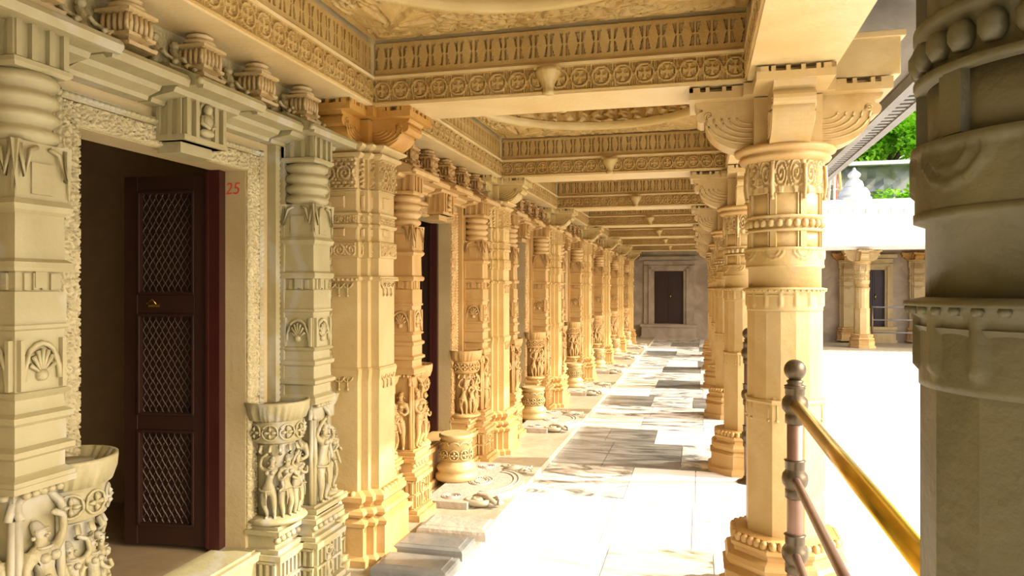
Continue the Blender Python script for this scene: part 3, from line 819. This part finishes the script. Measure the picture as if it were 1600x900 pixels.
def make_doorway():
    root = empty('carved_doorway', (0, 0, 0))
    C, CC = M['cream'], M['cream_carved']
    # jamb bands
    m = MB(); ushape(.462, 2.022, .075, .42, filigree(42, .014), .0046, .012, m)
    m.box(0, .010, -.537, -.462, .42, 2.095); m.box(0, .010, .462, .537, .42, 2.095); m.box(0, .010, -.537, .537, 2.022, 2.095); m.build('foliage_band', CC, root)
    m = MB(); ushape(.540, 2.10, .022, .42, bead(.024, .022, .011), .0045, .024, m)
    for a, b, x, zt in ((.537, .566, .022, 2.096), (.630, .662, .045, 2.186), (.690, .715, .05, 2.24)):
        for sg in (-1, 1): m.box(0, x, min(sg*a, sg*b), max(sg*a, sg*b), .42, zt+b-a)
        m.box(0, x, -b, b, zt, zt+b-a)
    m.build('beaded_moulding', C, root)
    m = MB(); ushape(.664, 2.218, .022, .42, bead(.024, .022, .010), .0045, .030, m)
    for sg in (-1, 1): m.box(0, .028, min(sg*.662, sg*.69), max(sg*.662, sg*.69), .42, 2.24)
    m.build('outer_bead_moulding', C, root)
    for sg in (-1, 1):
        m = MB(); m.hf((.026, sg*.885, .42), (0, 0, 1), (0, sg, 0), (1, 0, 0), 1.80, .30, 330, 60, scrolls(.15, .15*2, .020, 2.6) if False else (lambda u, v: scrolls(.15, .15, .020, 2.6)(u, v % .15)))
        m.box(0, .022, min(sg*.885, sg*1.185), max(sg*.885, sg*1.185), .42, 2.22)
        m.build('scroll_panel', CC, root)
    # colonnettes with dancers on their lower part
    for sg in (-1, 1):
        m = MB(); colonnette(m); c = m.build('colonnette', C, root, (.12, sg*.78, 0))
        lo = MB(); lo.box(-.10, .062, -.068, .068, .45, .97)
        lo.box(-.10, .11, -.105, .105, .44, .468); lo.box(-.1, .09, -.09, .09, .468, .48)
        for k, a in enumerate((0, pi/2, -pi/2)):
            st_ = len(lo.v)
            lo.tube([(.072+.014*cos(t), .065*cos(t*pi/12), .88+.07*sin(t*pi/12)) for t in range(13)], .012, 6)
            for sy in (-1, 1):
                lo.tube([(.074, sy*.066, .48), (.080, sy*.066, .70), (.074, sy*.066, .88)], .012, 6)
            for j in range(5): lo.ball((.088, (j-2)*.026, .945), .013, 6)
            lo.move(Matrix.Rotation(a, 4, 'Z'), st_)
        lo.box(-.1, .10, -.1, .1, .955, .972)
        lo.build('figure_niche', C, c)
        put_figure(c, 1 if sg > 0 else 2, .085, 0, .48, .40, 0)
        put_figure(c, 0, .0, .085, .48, .38, pi/2)
        put_figure(c, 3, .0, -.085, .48, .38, -pi/2)
        # inner half drum with roundels and a dancing pair
        dr = MB(); n = 40
        dr.lathe([(.085, .47), (.085, .97)], n)
        dr.lathe([(.085, .44), (.125, .448), (.140, .462), (.130, .475), (.085, .485)], n)
        dr.lathe([(.085, .80), (.118, .815), (.118, .905), (.10, .91)], n)
        dr.lathe([(.10, .90), (.125, .912), (.138, .95), (.150, .982), (.150, .992), (.138, .992), (.12, .955), (.02, .95)], 96, rel=lambda t, z: (.009 if sin(t*48) > 0 else -.002) if .905 < z < .98 else 0)
        for k in range(-3, 4):
            a = k*.62; ca, sa = cos(a), sin(a)
            roundel(dr, (.121*ca, .121*sa, .86), (-sa, ca, 0), (0, 0, 1), (ca, sa, 0), .034)
        for k in range(-4, 5):
            a = k*.42; dr.tube([(.10*cos(a), .10*sin(a), .80-.0), (.112*cos(a), .112*sin(a), .775), (.10*cos(a), .10*sin(a), .76)], .009, 5)
        d = dr.build('niche_drum', C, root, (.075, sg*.585, 0))
        for k, a in enumerate((-1.25, -.55, .1, .7, 1.35)):
            put_figure(d, (k*2+ (1 if sg > 0 else 0)) % 4, .098*cos(a), .098*sin(a), .475, .29, a)
        # outer slim pilaster with a small dancer
        op = MB(); op.lathe([(.055, .46), (.055, .93)], 24); op.lathe([(.05, .44), (.085, .452), (.088, .465), (.05, .475)], 24)
        op.lathe([(.05, .84), (.070, .85), (.070, .90), (.082, .925), (.092, .96), (.085, .965), (.02, .96)], 48, rel=lambda t, z: .004*(1 if sin(t*24) > 0 else 0) if z > .9 else 0)
        op2 = op.build('outer_niche', C, root, (.07, sg*1.0, 0))
        for k, a in enumerate((-.9, .0, .9)): put_figure(op2, (k+2) % 4, .062*cos(a), .062*sin(a), .475, .33, a)
        # stepped carved plinth
        pl = MB()
        def pb(y0, y1, x1, z0, z1): pl.box(0, x1, min(sg*y0, sg*y1), max(sg*y0, sg*y1), z0, z1)
        for y0, y1, xo in ((.47, .68, .15), (.66, .90, .225), (.90, 1.10, .145)):
            pb(y0-.03, y1+.03, xo+.05, .05, .09); pb(y0-.015, y1+.015, xo+.03, .09, .115)
            pb(y0, y1, xo, .115, .30); pb(y0-.02, y1+.02, xo+.03, .30, .325); pb(y0-.005, y1+.005, xo+.01, .325, .345)
            pb(y0+.01, y1-.01, xo-.015, .345, .41); pb(y0-.015, y1+.015, xo+.02, .41, .43); pb(y0, y1, xo+.005, .43, .445)
            # pierced panels: two tiers of little pilasters front and sides
            for zt in (.125, .215):
                w = y1-y0; nn = max(3, int(w/.035))
                for j in range(nn+1):
                    yy = y0+.008+(w-.016)*j/nn; pb(yy-.006, yy+.006, xo+.016, zt, zt+.07)
                pb(y0, y1, xo+.016, zt+.068, zt+.082)
                nn = max(2, int(xo/.035))
                for j in range(nn+1):
                    xx = .012+(xo-.02)*j/nn
                    for ye, dd in ((y0, -.014), (y1, .014)):
                        a_, b_ = sorted((sg*ye, sg*(ye+dd))); pl.box(xx-.006, xx+.006, a_, b_, zt, zt+.07)
                for ye, dd in ((y0, -.014), (y1, .014)):
                    a_, b_ = sorted((sg*ye, sg*(ye+dd))); pl.box(0, xo, a_, b_, zt+.068, zt+.08)
            for j in range(5):
                yy = y0+(y1-y0)*(j+.5)/5; pl.ball((xo-.01, sg*yy, .38), .018, 6)
        pl.build('carved_plinth', C, root)
        if sg > 0: put_figure(root, 3, .235, .78, .12, .20, 0, 'plinth_dancer')
        else: put_figure(root, 0, .235, -.78, .12, .20, 0, 'plinth_dancer')
    # sill with moulded front and scroll ends
    m = MB(); m.box(-.14, .05, -.46, .46, .325, .345); m.box(0, .055, -.46, .46, .05, .30); m.box(0, .075, -.465, .465, .30, .335); m.box(0, .085, -.455, .455, .05, .10)
    m.build('door_sill', C, root, bevel=.004)
    # lintel image block
    m = MB(); m.box(0, .13, -.115, .115, 2.04, 2.235); m.box(0, .15, -.13, .13, 2.225, 2.25); m.box(0, .145, -.125, .125, 2.04, 2.06); m.box(0, .10, -.09, .09, 2.0, 2.045)
    for y in (-.105, -.055, .055, .105): m.box(.12, .148, y-.010, y+.010, 2.06, 2.23)
    for sy in (-1, 1): 
        for x in (.03, .08, .12): m.box(x-.008, x+.008, min(sy*.11, sy*.125), max(sy*.11, sy*.125), 2.06, 2.23)
    lb = m.build('lintel_image_block', C, root)
    m = MB()
    m.ball((.145, 0, 2.085), .04, 10, (.5, 1, .45)); m.ball((.145, 0, 2.125), .026, 10, (.8, 1, 1.3)); m.ball((.15, 0, 2.172), .018, 10, (1, 1, 1.2))
    for sy in (-1, 1): m.tube([(.145, sy*.024, 2.145), (.15, sy*.036, 2.115), (.165, sy*.006, 2.10)], .008, 6)
    m.tube([(.138, .045*cos(t*pi/10), 2.10+.10*sin(t*pi/10)) for t in range(11)], .007, 6)
    m.build('seated_image', C, lb)
    # stepped cornice of five sloping lips
    for y0, y1, xo in ((-.99, -.57, .275), (-.555, -.205, .225), (-.19, .19, .27), (.205, .555, .225), (.57, .99, .275)):
        m = MB()
        pr = [(0, 2.165), (.055, 2.165), (.06, 2.18), (xo-.12, 2.195), (xo-.11, 2.212), (xo-.03, 2.212), (xo-.02, 2.20), (xo, 2.20), (xo+.006, 2.225), (xo-.004, 2.242), (xo-.06, 2.262), (xo-.13, 2.285), (xo-.14, 2.30), (0, 2.30)]
        m.loft([[(p[0], y, p[1]) for p in pr] for y in (y0, y1)])
        for ye in (y0, y1): m.ball((xo-.01, ye, 2.225), .017, 6)
        m.build('cornice_lip', C, root)
    pin = None
    for j, y in enumerate((-.74, -.37, .0, .37, .74)):
        if pin is None:
            m = MB(); make_pinnacle(m); pin = m.build('pinnacle', M['pilc'], root, (.115, y, 2.285)); pin.scale = (1.02, 1.0, .88)
        else:
            q = pin.copy(); COL.objects.link(q); q.location = (.115, y, 2.285)
    fr = MB()
    for j in range(18):
        y = -.93+j*.108; s_ = 1 if j % 2 else .8
        fr.tube([(.05, y, 2.29), (.065, y+.01, 2.34), (.05, y-.006, 2.39)], lambda t: (.030-.014*t)*s_, 6); fr.ball((.055, y, 2.40), .020, 6)
        fr.tube([(.12+.02*cos(t), y+.03*sin(t), 2.305+.01*t) for t in range(5)], .009, 5)
    fr.box(0, .03, -.97, .97, 2.28, 2.46)
    fr.build('crest_frieze', M['cream_carved'], root)
    return root
dw = make_doorway()
names = ['nearest, framing the dark red lattice door', 'second, just past the nearest wall pillar']+['%s along the wall' % ORD[k] for k in range(2, 7)]
warm = {M['cream']: M['honey'], M['cream_carved']: M['honey_carved'], M['pilc']: M['honey_carved']}  # doorways past the first: bounce glow painted in by warmer marble
for i in range(6, -1, -1):
    o = dw if i == 0 else copy_tree(dw, (XW, DY[i], 0), 0, swap=warm)
    if i == 0: o.location = (XW, DY[0], 0)
    tag(o, 'marble doorway surround carved with dancers, '+names[i], 'doorway', 'carved doorways of the left wall')

# painted number on the nearest jamb
fc = bpy.data.curves.new('painted_number', 'FONT'); fc.body = '25'; fc.size = .075; fc.extrude = .0006; fc.align_x = 'CENTER'; fc.shear = .18
ft = bpy.data.objects.new('text_source', fc); COL.objects.link(ft)
dg = bpy.context.evaluated_depsgraph_get(); dg.update(); fme = bpy.data.meshes.new_from_object(ft.evaluated_get(dg)); bpy.data.objects.remove(ft)
fo = bpy.data.objects.new('painted_number', fme); COL.objects.link(fo)
fo.location = (XW-.066, DY[0]+.4585, 1.918); fo.rotation_euler = (radians(90), 0, 0); fme.materials.clear(); fme.materials.append(M['red'])
tag(fo, 'small red painted number 25 on the plain marble door jamb', 'painted number')

# ------------------------------------------------------------------ wooden doors
def make_leaf():
    """one leaf hinged at origin, extends along -x, faces -y; bottom z .35 to 2.0; width .44"""
    root = empty('door_1', (0, 0, 0))
    W = .415; z0, z1 = .352, 2.0; zs = [z0, .43, .865, .93, 1.385, 1.47, 1.93, z1]
    f = MB()
    f.box(-W, -W+.065, -.02, .02, z0, z1); f.box(-.075, 0, -.02, .02, z0, z1)
    for a, b in ((z0, .435), (.865, .93), (1.385, 1.47), (1.935, z1)): f.box(-W+.065, -.075, -.018, .018, a, b)
    for a, b in ((.435, .865), (.93, 1.385), (1.47, 1.935)):
        for x in (-W+.065, -.087): f.box(x, x+.012, -.026, .026, a, b)
        f.box(-W+.065, -.075, -.026, .026, a, a+.012); f.box(-W+.065, -.075, -.026, .026, b-.012, b)
    f.build('door_leaf', M['wood_dark'], root, bevel=.002)
    for a, b in ((.435, .865), (.93, 1.385), (1.47, 1.935)):
        l = MB(); nx = 9; w = W-.14; x0 = -W+.065
        px = w/nx; nz = int((b-a)/.05); pz = (b-a)/nz
        for i in range(nx+1):
            for sgn in (-1, 1):
                pts = []
                for j in range(nz*4+1):
                    z = a+pz*j/4; x = x0+px*i+sgn*px*.5*(.5-.5*cos(2*pi*j/4/1)); pts.append((max(x0, min(x0+w, x)), sgn*.0015, z))
                l.tube(pts, .0028, 4, smooth=False)
        l.build('lattice_panel', M['lattice'], root)
        bk = MB(); bk.box(x0, x0+w, .006, .010, a, b); bk.build('back_board', M['wood_dark'], root)
    h = MB(); h.tube([(-.29, -.024, 1.425), (-.29, -.04, 1.43), (-.262, -.042, 1.45), (-.25, -.036, 1.43), (-.25, -.024, 1.425)], .0028, 8); h.box(-.296, -.244, -.022, -.018, 1.415, 1.425)
    h.build('handle', M['brass'], root)
    fr = MB(); fr.box(-.005, .05, -.03, .06, z0-.01, 2.02); fr.box(-.012, .0, -.036, -.026, z0, 2.02)
    fr.build('door_frame', M['wood'], root)
    root['kind'] = 'structure'
    return root
leaf = make_leaf()
leaf.location = (XW-.15, DY[0]+.435, 0); leaf.rotation_euler = (0, 0, radians(6))
leaf['label'] = 'dark red wooden lattice door standing open inside the nearest doorway'
for i in range(1, 7):
    o = copy_tree(leaf, (XW-.15, DY[i]+.435, 0), radians(6)); o.name = 'door_%d' % (i+1)
    o['label'] = 'dark lattice door leaf inside the %s doorway of the left wall' % ORD[i]
def plain_door(n, x, z0, z1, w, lab):
    r = empty('door_%d' % n, (x, YE+.06, 0)); r['kind'] = 'structure'; r['label'] = lab
    m = MB(); m.box(-w/2, w/2, 0, .05, z0, z1); m.build('door_leaf', M['wood_dark'], r)
    m = MB()
    for sx in (-1, 1):
        for a, b in ((z0+.1, z0+.65), (z0+.75, z1-.12)): m.box(sx*w/4-w*.17, sx*w/4+w*.17, -.012, .0, a, b)
    m.box(-.012, .012, -.02, 0, z0, z1); m.build('door_panel', M['wood_dark'], r)
    m = MB(); m.tube([(.05, -.02, 1.2), (.05, -.06, 1.23), (.05, -.06, 1.3), (.05, -.02, 1.33)], .012, 8); m.build('handle', M['brass'], r)
plain_door(8, XD, .45, 2.0, .84, 'dark double door in the wall closing the arcade')
plain_door(9, 4.66, .4, 2.0, .56, 'dark door in the far wing across the courtyard')
plain_door(10, 7.72, .4, 2.0, .84, 'dark door further right in the far wing')
def far_frame(x, lab):
    r = empty('plain_door_frame', (x, YE, 0)); r.scale = (.67 if x == 4.66 else 1, 1, 1); tag(r, lab, 'door frame', 'plain door frames of the back wall')
    m = MB()
    for a, b, d in ((.42, .50, .05), (.50, .58, .09), (.58, .72, .05)):
        for sx in (-1, 1): m.box(min(sx*a, sx*b), max(sx*a, sx*b), -d, 0, .0, 2.0+a-.4)
        m.box(-b, b, -d, 0, 2.0+a-.42, 2.0+b-.42)
    m.box(-.85, .85, -.16, 0, 2.32, 2.42)
    m.build('door_surround', M['grey_wall'] if x < 0 else M['pil'], r)
    m = MB(); m.box(-.78, .78, -.18, 0, 0, .40); m.box(-.82, .82, -.22, 0, .36, .44); m.box(-.82, .82, -.22, 0, 0, .08); m.build('door_step', M['grey_wall'] if x < 0 else M['pil'], r)
far_frame(XD, 'plain stone frame round the dark door closing the arcade')
far_frame(4.66, 'stone frame round the far wing door across the courtyard')
far_frame(7.72, 'stone frame round the far wing door hidden by the nearest column')

# ------------------------------------------------------------------ things on the raised strip
def make_slab():
    m = MB(); a = 0
    R = lambda i, z: [(i, i, z), (.40-i, i, z), (.40-i, .235-i, z), (i, .235-i, z)]
    m.loft([R(0, 0), R(0, .035), R(.006, .05), R(.030, .058), R(.034, .062), R(.036, .062)])
    return m.build('stone_slab', M['slate'])
sl0 = make_slab()
for k, (x, y, rz, lab) in enumerate(((-1.60, 3.42, 0, 'polished grey slab, nearest of the three by the first wall pillar'), (-1.615, 3.73, 0, 'polished grey slab, middle one by the first wall pillar'),
                             (-1.60, 4.05, 0, 'polished grey slab, farthest one, beside the carved threshold stone'))):
    o = sl0 if k == 0 else sl0.copy()
    if k: COL.objects.link(o)
    if k == 2:
        o.data = sl0.data.copy(); o.data.materials[0] = M['moon']; lab = 'worn pale slab, the one beside the half-moon threshold stone'; o.scale = (1.05, 1.15, 1)
    o.location = (x, y, .05); o.rotation_euler = (0, 0, rz)
    tag(o, lab, 'stone slab', 'slabs on the raised strip')
def make_moonstone():
    r = empty('carved_threshold_stone', (0, 0, 0))
    m = MB(); m.box(-.20, .10, -.56, .56, 0, .045)
    half = [(.10+.24*cos(t*pi/24-pi/2)*1.0, .36*sin(t*pi/24-pi/2)) for t in range(25)]
    m.loft([[(x, y, z) for x, y in half] for z in (0, .045)])
    for rr in (.30, .25): m.tube([(.10+rr*.66*cos(t*pi/24-pi/2), rr*1.1*sin(t*pi/24-pi/2), .047) for t in range(25)], .005, 5)
    for rr in (.10, .085, .05): m.tube([(.03+rr*.8*cos(2*pi*i/32), rr*1.25*sin(2*pi*i/32), .047) for i in range(32)], .004, 5, closed=True)
    for i in range(20): m.ball((.03+.074*.8*cos(2*pi*i/20), .074*1.25*sin(2*pi*i/20), .047), .007, 6)
    for sg in (-1, 1):
        for rr in (.062, .05, .03): m.tube([(-.05+rr*cos(2*pi*i/24), sg*.43+rr*1.1*sin(2*pi*i/24), .047) for i in range(24)], .004, 5, closed=True)
    m.build('stone_slab', M['moon'], r)
    for sg in (-1, 1):
        s = MB()
        s.tube([(.13+.085*(1-t/26)*cos(t*.42), sg*(.47+.05*(1-t/26)*sin(t*.42)), .03+.001*t) for t in range(26)], lambda t: .022-.012*t, 6)
        s.tube([(.10, sg*.38, .03), (.20, sg*.42, .05), (.28, sg*.49, .035), (.31, sg*.44, .03)], lambda t: .026-.014*t, 8)
        for j in range(3): s.tube([(.22+j*.03, sg*(.38+.03*j), .03), (.26+j*.02, sg*(.40+.04*j), .055), (.30, sg*(.42+.04*j), .03)], .009, 6)
        s.build('conch_scroll', M['plinth'], r)
    return r
ms = make_moonstone()
for i in range(6, -1, -1):
    loc = (-1.57, DY[i]-.05, .05)
    o = ms if i == 1 else copy_tree(ms, loc, 0)
    o.location = loc
    tag(o, 'low carved half-moon threshold stone before the %s doorway' % (ORD[i] if i else 'nearest numbered'), 'threshold stone', 'threshold stones along the wall')
def make_drum():
    r = empty('round_stone_pedestal', (0, 0, 0))
    m = MB(); m.lathe([(.125, 0), (.135, .01), (.135, .035), (.115, .048), (.120, .06), (.128, .075), (.118, .095), (.10, .105), (.10, .12)], 40); m.build('base', M['pil'], r)
    m = MB(); m.lathe([(.098, .115), (.098, .26), (.11, .268), (.11, .285), (.10, .292), (.092, .288), (.09, .288)], 40)
    for k in range(9): 
        a = 2*pi*k/9; ca, sa = cos(a), sin(a); roundel(m, (.101*ca, .101*sa, .165), (-sa, ca, 0), (0, 0, 1), (ca, sa, 0), .030)
        m.tube([(.101*cos(a+.35*cos(t*pi/6)), .101*sin(a+.35*cos(t*pi/6)), .225+.02*sin(t*pi/6)) for t in range(7)], .006, 5)
    m.build('carved_drum', M['pil'], r)
    return r
dr0 = make_drum()
for i in range(6, 0, -1):
    loc = (-1.74, DY[i]-.02, .05+.045)
    o = dr0 if i == 1 else copy_tree(dr0, loc, 0)
    o.location = loc; o.scale = (1.15, 1.15, 1.15)
    tag(o, 'small round carved stone pedestal before the %s doorway' % ORD[i], 'pedestal', 'round pedestals along the wall')
# ------------------------------------------------------------------ railing between the columns
def make_post():
    r = empty('railing_post', (0, 0, 0))
    m = MB()
    m.lathe([(.085, 0), (.085, .012), (.055, .022), (.042, .035), (.036, .05)], 24); m.build('post_foot', M['iron'], r)
    m = MB(); m.lathe([(.033, .04), (.033, 1.06)], 20); m.build('post_tube', M['pinkiron'], r)
    for z in (.36, .68, 1.0):
        m = MB(); m.lathe([(.034, z-.085), (.041, z-.08), (.041, z-.045), (.038, z-.04), (.052, z-.02), (.055, z), (.052, z+.02), (.038, z+.04), (.041, z+.045), (.041, z+.075), (.046, z+.08), (.034, z+.085)], 24)
        m.build('ring_collar', M['iron'], r)
    m = MB(); m.lathe([(.033, 1.06), (.045, 1.07), (.036, 1.08), (.030, 1.09), (.036, 1.10), (.024, 1.108)], 24); m.ball((0, 0, 1.148), .046, 20); m.build('ball_finial', M['iron'], r)
    return r
rp = make_post()
posts = [(.40, 3.38), (.37, 5.98), (.36, 8.6), (.36, 11.2), (.40, 1.30)]
labs = ['nearest bronze railing post with ball top, before the second column', 'bronze railing post with ball top, partly hidden behind the second column', 'bronze railing post before the fourth column', 'bronze railing post before the fifth column', 'bronze railing post hidden beside the nearest dark column']
for k in range(4, -1, -1):
    o = rp if k == 0 else copy_tree(rp, None)
    o.location = (posts[k][0], posts[k][1], 0)
    tag(o, labs[k], 'post', 'railing posts')
def rail(name, a, b, z, r, mat, lab, grp):
    m = MB(); d = Vector((b[0]-a[0], b[1]-a[1], 0)); L_ = d.length
    m.tube([(0, 0, 0), (L_, 0, 0)], r, 20)
    o = m.build(name, mat); o.location = (a[0], a[1], z); o.rotation_euler = (0, 0, atan2(d.y, d.x)); tag(o, lab, 'rail', grp)
segs = [(4, 0, 'nearest')]
for a, b, w in segs:
    pa, pb_ = posts[a], posts[b]; pa = (pa[0], pa[1]+.05); pb_ = (pb_[0], pb_[1]-.05)
    rail('brass_handrail', pa, pb_, 1.0, .026, M['brass'], 'shiny brass top handrail, %s stretch of the railing' % w, 'railing bars')
    rail('middle_rail', pa, pb_, .68, .018, M['pinkiron'], 'thin brown middle bar, %s stretch of the railing' % w, 'railing bars')
    rail('lower_rail', pa, pb_, .36, .018, M['pinkiron'], 'thin brown lowest bar, %s stretch of the railing' % w, 'railing bars')

# ------------------------------------------------------------------ the wing across the courtyard
k = 0
for x in (1.34, 3.96, 6.58, 9.2):
    o = copy_tree(col0, (x+.02, 20.25, 0), 0); k += 1
    w = {1.34: 'first from the left in the far wing', 3.96: 'sunlit one standing alone in view across the courtyard', 6.58: 'third in the far wing', 9.2: 'fourth in the far wing'}[x]
    tag(o, 'marble column with bracket capital, '+w, 'column', 'columns of the far wing')
    o = copy_tree(pil0, (x, YE-.05, 0), -pi/2)
    tag(o, 'stepped wall pillar in shade behind the far wing column, %s from the left' % ORD[k-1], 'pillar', 'wall pillars of the far wing')
wbm = MB(); wbm.box(.75, 14, 20.05, 20.45, 2.46, 3.02); r_ = wbm.build('wing_front_beam', M['white'], bevel=.01); tag(r_, 'long marble beam on the far wing columns', 'beam')
o = copy_tree(pil0, (5.72, YE-.05, 0), -pi/2); tag(o, 'stepped wall pillar right of the far wing door, in shade', 'pillar', 'wall pillars of the far wing')
wr = empty('wing_railing', (5.2, 20.25, 0)); tag(wr, 'thin metal railing between the far wing columns', 'railing')
for z in (1.02, .70, .38): m = MB(); m.tube([(-1.0, 0, z), (1.15, 0, z)], .02, 8); m.build('rail', M['eave'], wr)
for x in (-.98, 0, 1.1): m = MB(); m.tube([(x, 0, 0), (x, 0, 1.05)], .025, 8); m.build('post', M['iron'], wr)
weave = empty('wing_eave', (0, 0, 0)); tag(weave, 'sunlit white sloping eave of the far wing with small drip heads', 'eave')
m = MB(); pr = [(19.55, 2.52), (19.53, 2.60), (19.85, 2.78), (20.15, 3.02), (20.15, 2.92), (19.88, 2.66)]
m.loft([[(x, p[0], p[1]) for p in pr] for x in (.75, 14)]); m.build('eave_slab', M['white'], weave)
m = MB(); m.box(0, .12, 19.50, 19.56, 2.55, 2.585); d1 = m.build('drip_head', M['white'], weave, (1.0, 0, 0))
for i in range(1, 40): q = d1.copy(); COL.objects.link(q); q.location = (1.0+i*.32, 0, 0)
par = empty('wing_parapet', (0, 0, 0)); tag(par, 'white stepped roof parapet above the far wing', 'parapet')
m = MB(); m.box(.6, 14, 20.05, 20.6, 3.02, 3.22); m.box(.6, 14, 19.98, 20.7, 3.22, 3.30); m.box(.6, 14, 20.1, 20.55, 3.30, 3.56); m.box(.6, 14, 20.02, 20.65, 3.56, 3.64); m.box(.6, 14, 20.08, 20.6, 3.64, 3.72); m.build('parapet_wall', M['white'], par)
m = MB(); m.ball((0, 20.08, 3.43), .06, 8, (1, .5, 1.3)); d1 = m.build('carved_boss', M['white'], par, (.9, 0, 0))
for i in range(1, 44): q = d1.copy(); COL.objects.link(q); q.location = (.9+i*.29, 0, 0)
# small statue-like finials on the parapet
def make_finial():
    r = empty('roof_finial', (0, 0, 0))
    m = MB(); m.lathe([(.42, 0), (.44, .06), (.36, .10), (.40, .16), (.36, .24), (.30, .32), (.22, .36)], 24, rel=lambda t, z: .02*abs(sin(t*6))); m.build('base', M['white'], r)
    m = MB(); m.lathe([(.20, .34), (.24, .40), (.20, .50), (.12, .56), (.10, .60), (.15, .64), (.16, .70), (.11, .76), (.05, .80), (.03, .84), (.01, .88)], 24, rel=lambda t, z: .012*abs(sin(t*6))); m.build('urn_top', M['white'], r)
    return r
f0 = make_finial()
for i, (x, lab) in enumerate(((3.82, 'white ribbed roof finial above the sunlit far column'), (6.6, 'white ribbed roof finial further right on the far parapet'))):
    o = f0 if i == 0 else copy_tree(f0)
    o.location = (x, 20.35, 3.72); o.scale = (.9, .9, .95)
    tag(o, lab, 'finial', 'roof finials of the far wing')
rw = MB(); rw.box(.6, 14, 20.72, 24, 3.29, 3.45); r_ = rw.build('wing_roof_slab', M['white']); tag(r_, 'flat roof slab of the far wing', 'roof')
# tripods of painted flag poles standing on the roof
def tripod(x, lab, top):
    r = empty('flag_pole_tripod', (x, 22.0, 3.45)); tag(r, lab, 'flag poles', 'painted pole tripods on the far roof')
    for k, (dx, dy, mt) in enumerate(((-.26, 0, 'pole_red'), (.02, .05, 'pole_white'), (.22, -.05, 'pole_gold'), (-.12, .3, 'pole_white'), (.10, .2, 'pole_red'))):
        m = MB(); m.tube([(dx, dy, 0), (dx*.15, dy*.15, top)], .035, 8)
        for q in range(5): 
            t = (q+.5)/5; m.tube([(dx*(1-.85*t), dy*(1-.85*t), top*t-.03), (dx*(1-.85*t), dy*(1-.85*t), top*t+.03)], .045, 8)
        m.build('pole', M[mt], r)
tripod(6.02, 'tripod of red, white and ochre poles on the far roof beside the nearest column', 2.6)
tripod(3.62, 'tripod of red, white and ochre poles seen just right of the second column', 2.6)
# hillside, terrace wall, trees
hw = empty('terrace_wall', (0, 0, 0)); tag(hw, 'pale capped stone terrace wall on the hillside behind the far wing', 'terrace wall')
m = MB(); m.hf((-2, 36, 0), (1, 0, 0), (0, 0, 1), (0, -1, 0), 40, 7.0, 120, 24, lambda u, v: .6*noise.noise(Vector((u*.9, v*.9, 0)))+.3*noise.noise(Vector((u*3, v*3, 2)))); m.build('rock_face', M['rock'], hw)
m = MB(); m.box(-2, 38, 35.6, 36.6, 6.95, 7.12); m.build('wall_cap', M['white'], hw)
hill = MB(); hill.hf((-25, 37, 3.0), (1, 0, 0), (0, .75, .66), (0, -.6, .75), 80, 26, 80, 30, lambda u, v: 1.6*noise.noise(Vector((u*.15, v*.15, 0))))
struct('hillside', hill, M['rock'], 'steep overgrown hillside beyond the temple')
def make_tree(name, R_, H_, seed, nleaf):
    rnd = random.Random(seed); r = empty(name, (0, 0, 0))
    t = MB(); t.tube([(0, 0, -1), (.1, 0, H_*.4), (-.1, .1, H_*.7)], lambda q: .18-.1*q, 8)
    for k in range(5):
        a = k*1.3; t.tube([(.05, 0, H_*.4), (R_*.4*cos(a), R_*.4*sin(a), H_*.65), (R_*.7*cos(a), R_*.7*sin(a), H_*.85)], lambda q: .08-.05*q, 6)
    t.build('trunk', M['bark'], r)
    lf = MB(); cl = [(rnd.gauss(0, R_*.45), rnd.gauss(0, R_*.45), H_*.72+rnd.gauss(0, R_*.26), R_*rnd.uniform(.25, .45)) for _ in range(16)]
    for i in range(nleaf):
        c = cl[i % 16]; d = Vector((rnd.gauss(0, 1), rnd.gauss(0, 1), rnd.gauss(0, 1))).normalized()
        p = Vector(c[:3])+d*c[3]*rnd.uniform(.75, 1.05); s_ = rnd.uniform(.09, .17)
        u = Vector((rnd.gauss(0, 1), rnd.gauss(0, 1), rnd.gauss(0, .5))).normalized(); w = u.cross(d).normalized()
        lf.add([p-u*s_, p+w*s_*.5+d*s_*.2, p+u*s_, p-w*s_*.5+d*s_*.2], [(0, 1, 2, 3)])
    lf.build('foliage', M['leaf'], r, bevel=-1)
    return r
t0 = make_tree('leafy_tree', 2.4, 4.4, 3, 6500)
spots = [(7.0, 38.6, 5.6, 1.0, 0), (8.9, 38.9, 5.5, 1.05, 1.4), (10.9, 39.3, 6.0, 1.1, 2.2), (8.4, 43.5, 9.0, 1.3, 3.6), (10.9, 45, 10.8, 1.4, 5.0), (8.9, 32.5, 1.3, .95, 2.8)]
tl = ['bright green tree above the terrace wall, left of centre gap', 'bright green tree above the terrace wall, beside the right pole tripod', 'bright green tree partly behind the nearest column', 'bright green tree higher on the hillside',       'topmost bright green tree on the hillside', 'smaller green tree growing before the rocky terrace wall']
for k in range(len(spots)-1, -1, -1):
    x, y, z, s_, rz = spots[k]
    o = t0 if k == 0 else copy_tree(t0)
    o.location = (x, y, z); o.scale = (s_,)*3; o.rotation_euler = (0, 0, rz); tag(o, tl[k], 'tree', 'trees on the hillside')
# wall above the courtyard's right and near sides: other wings that bounce light back
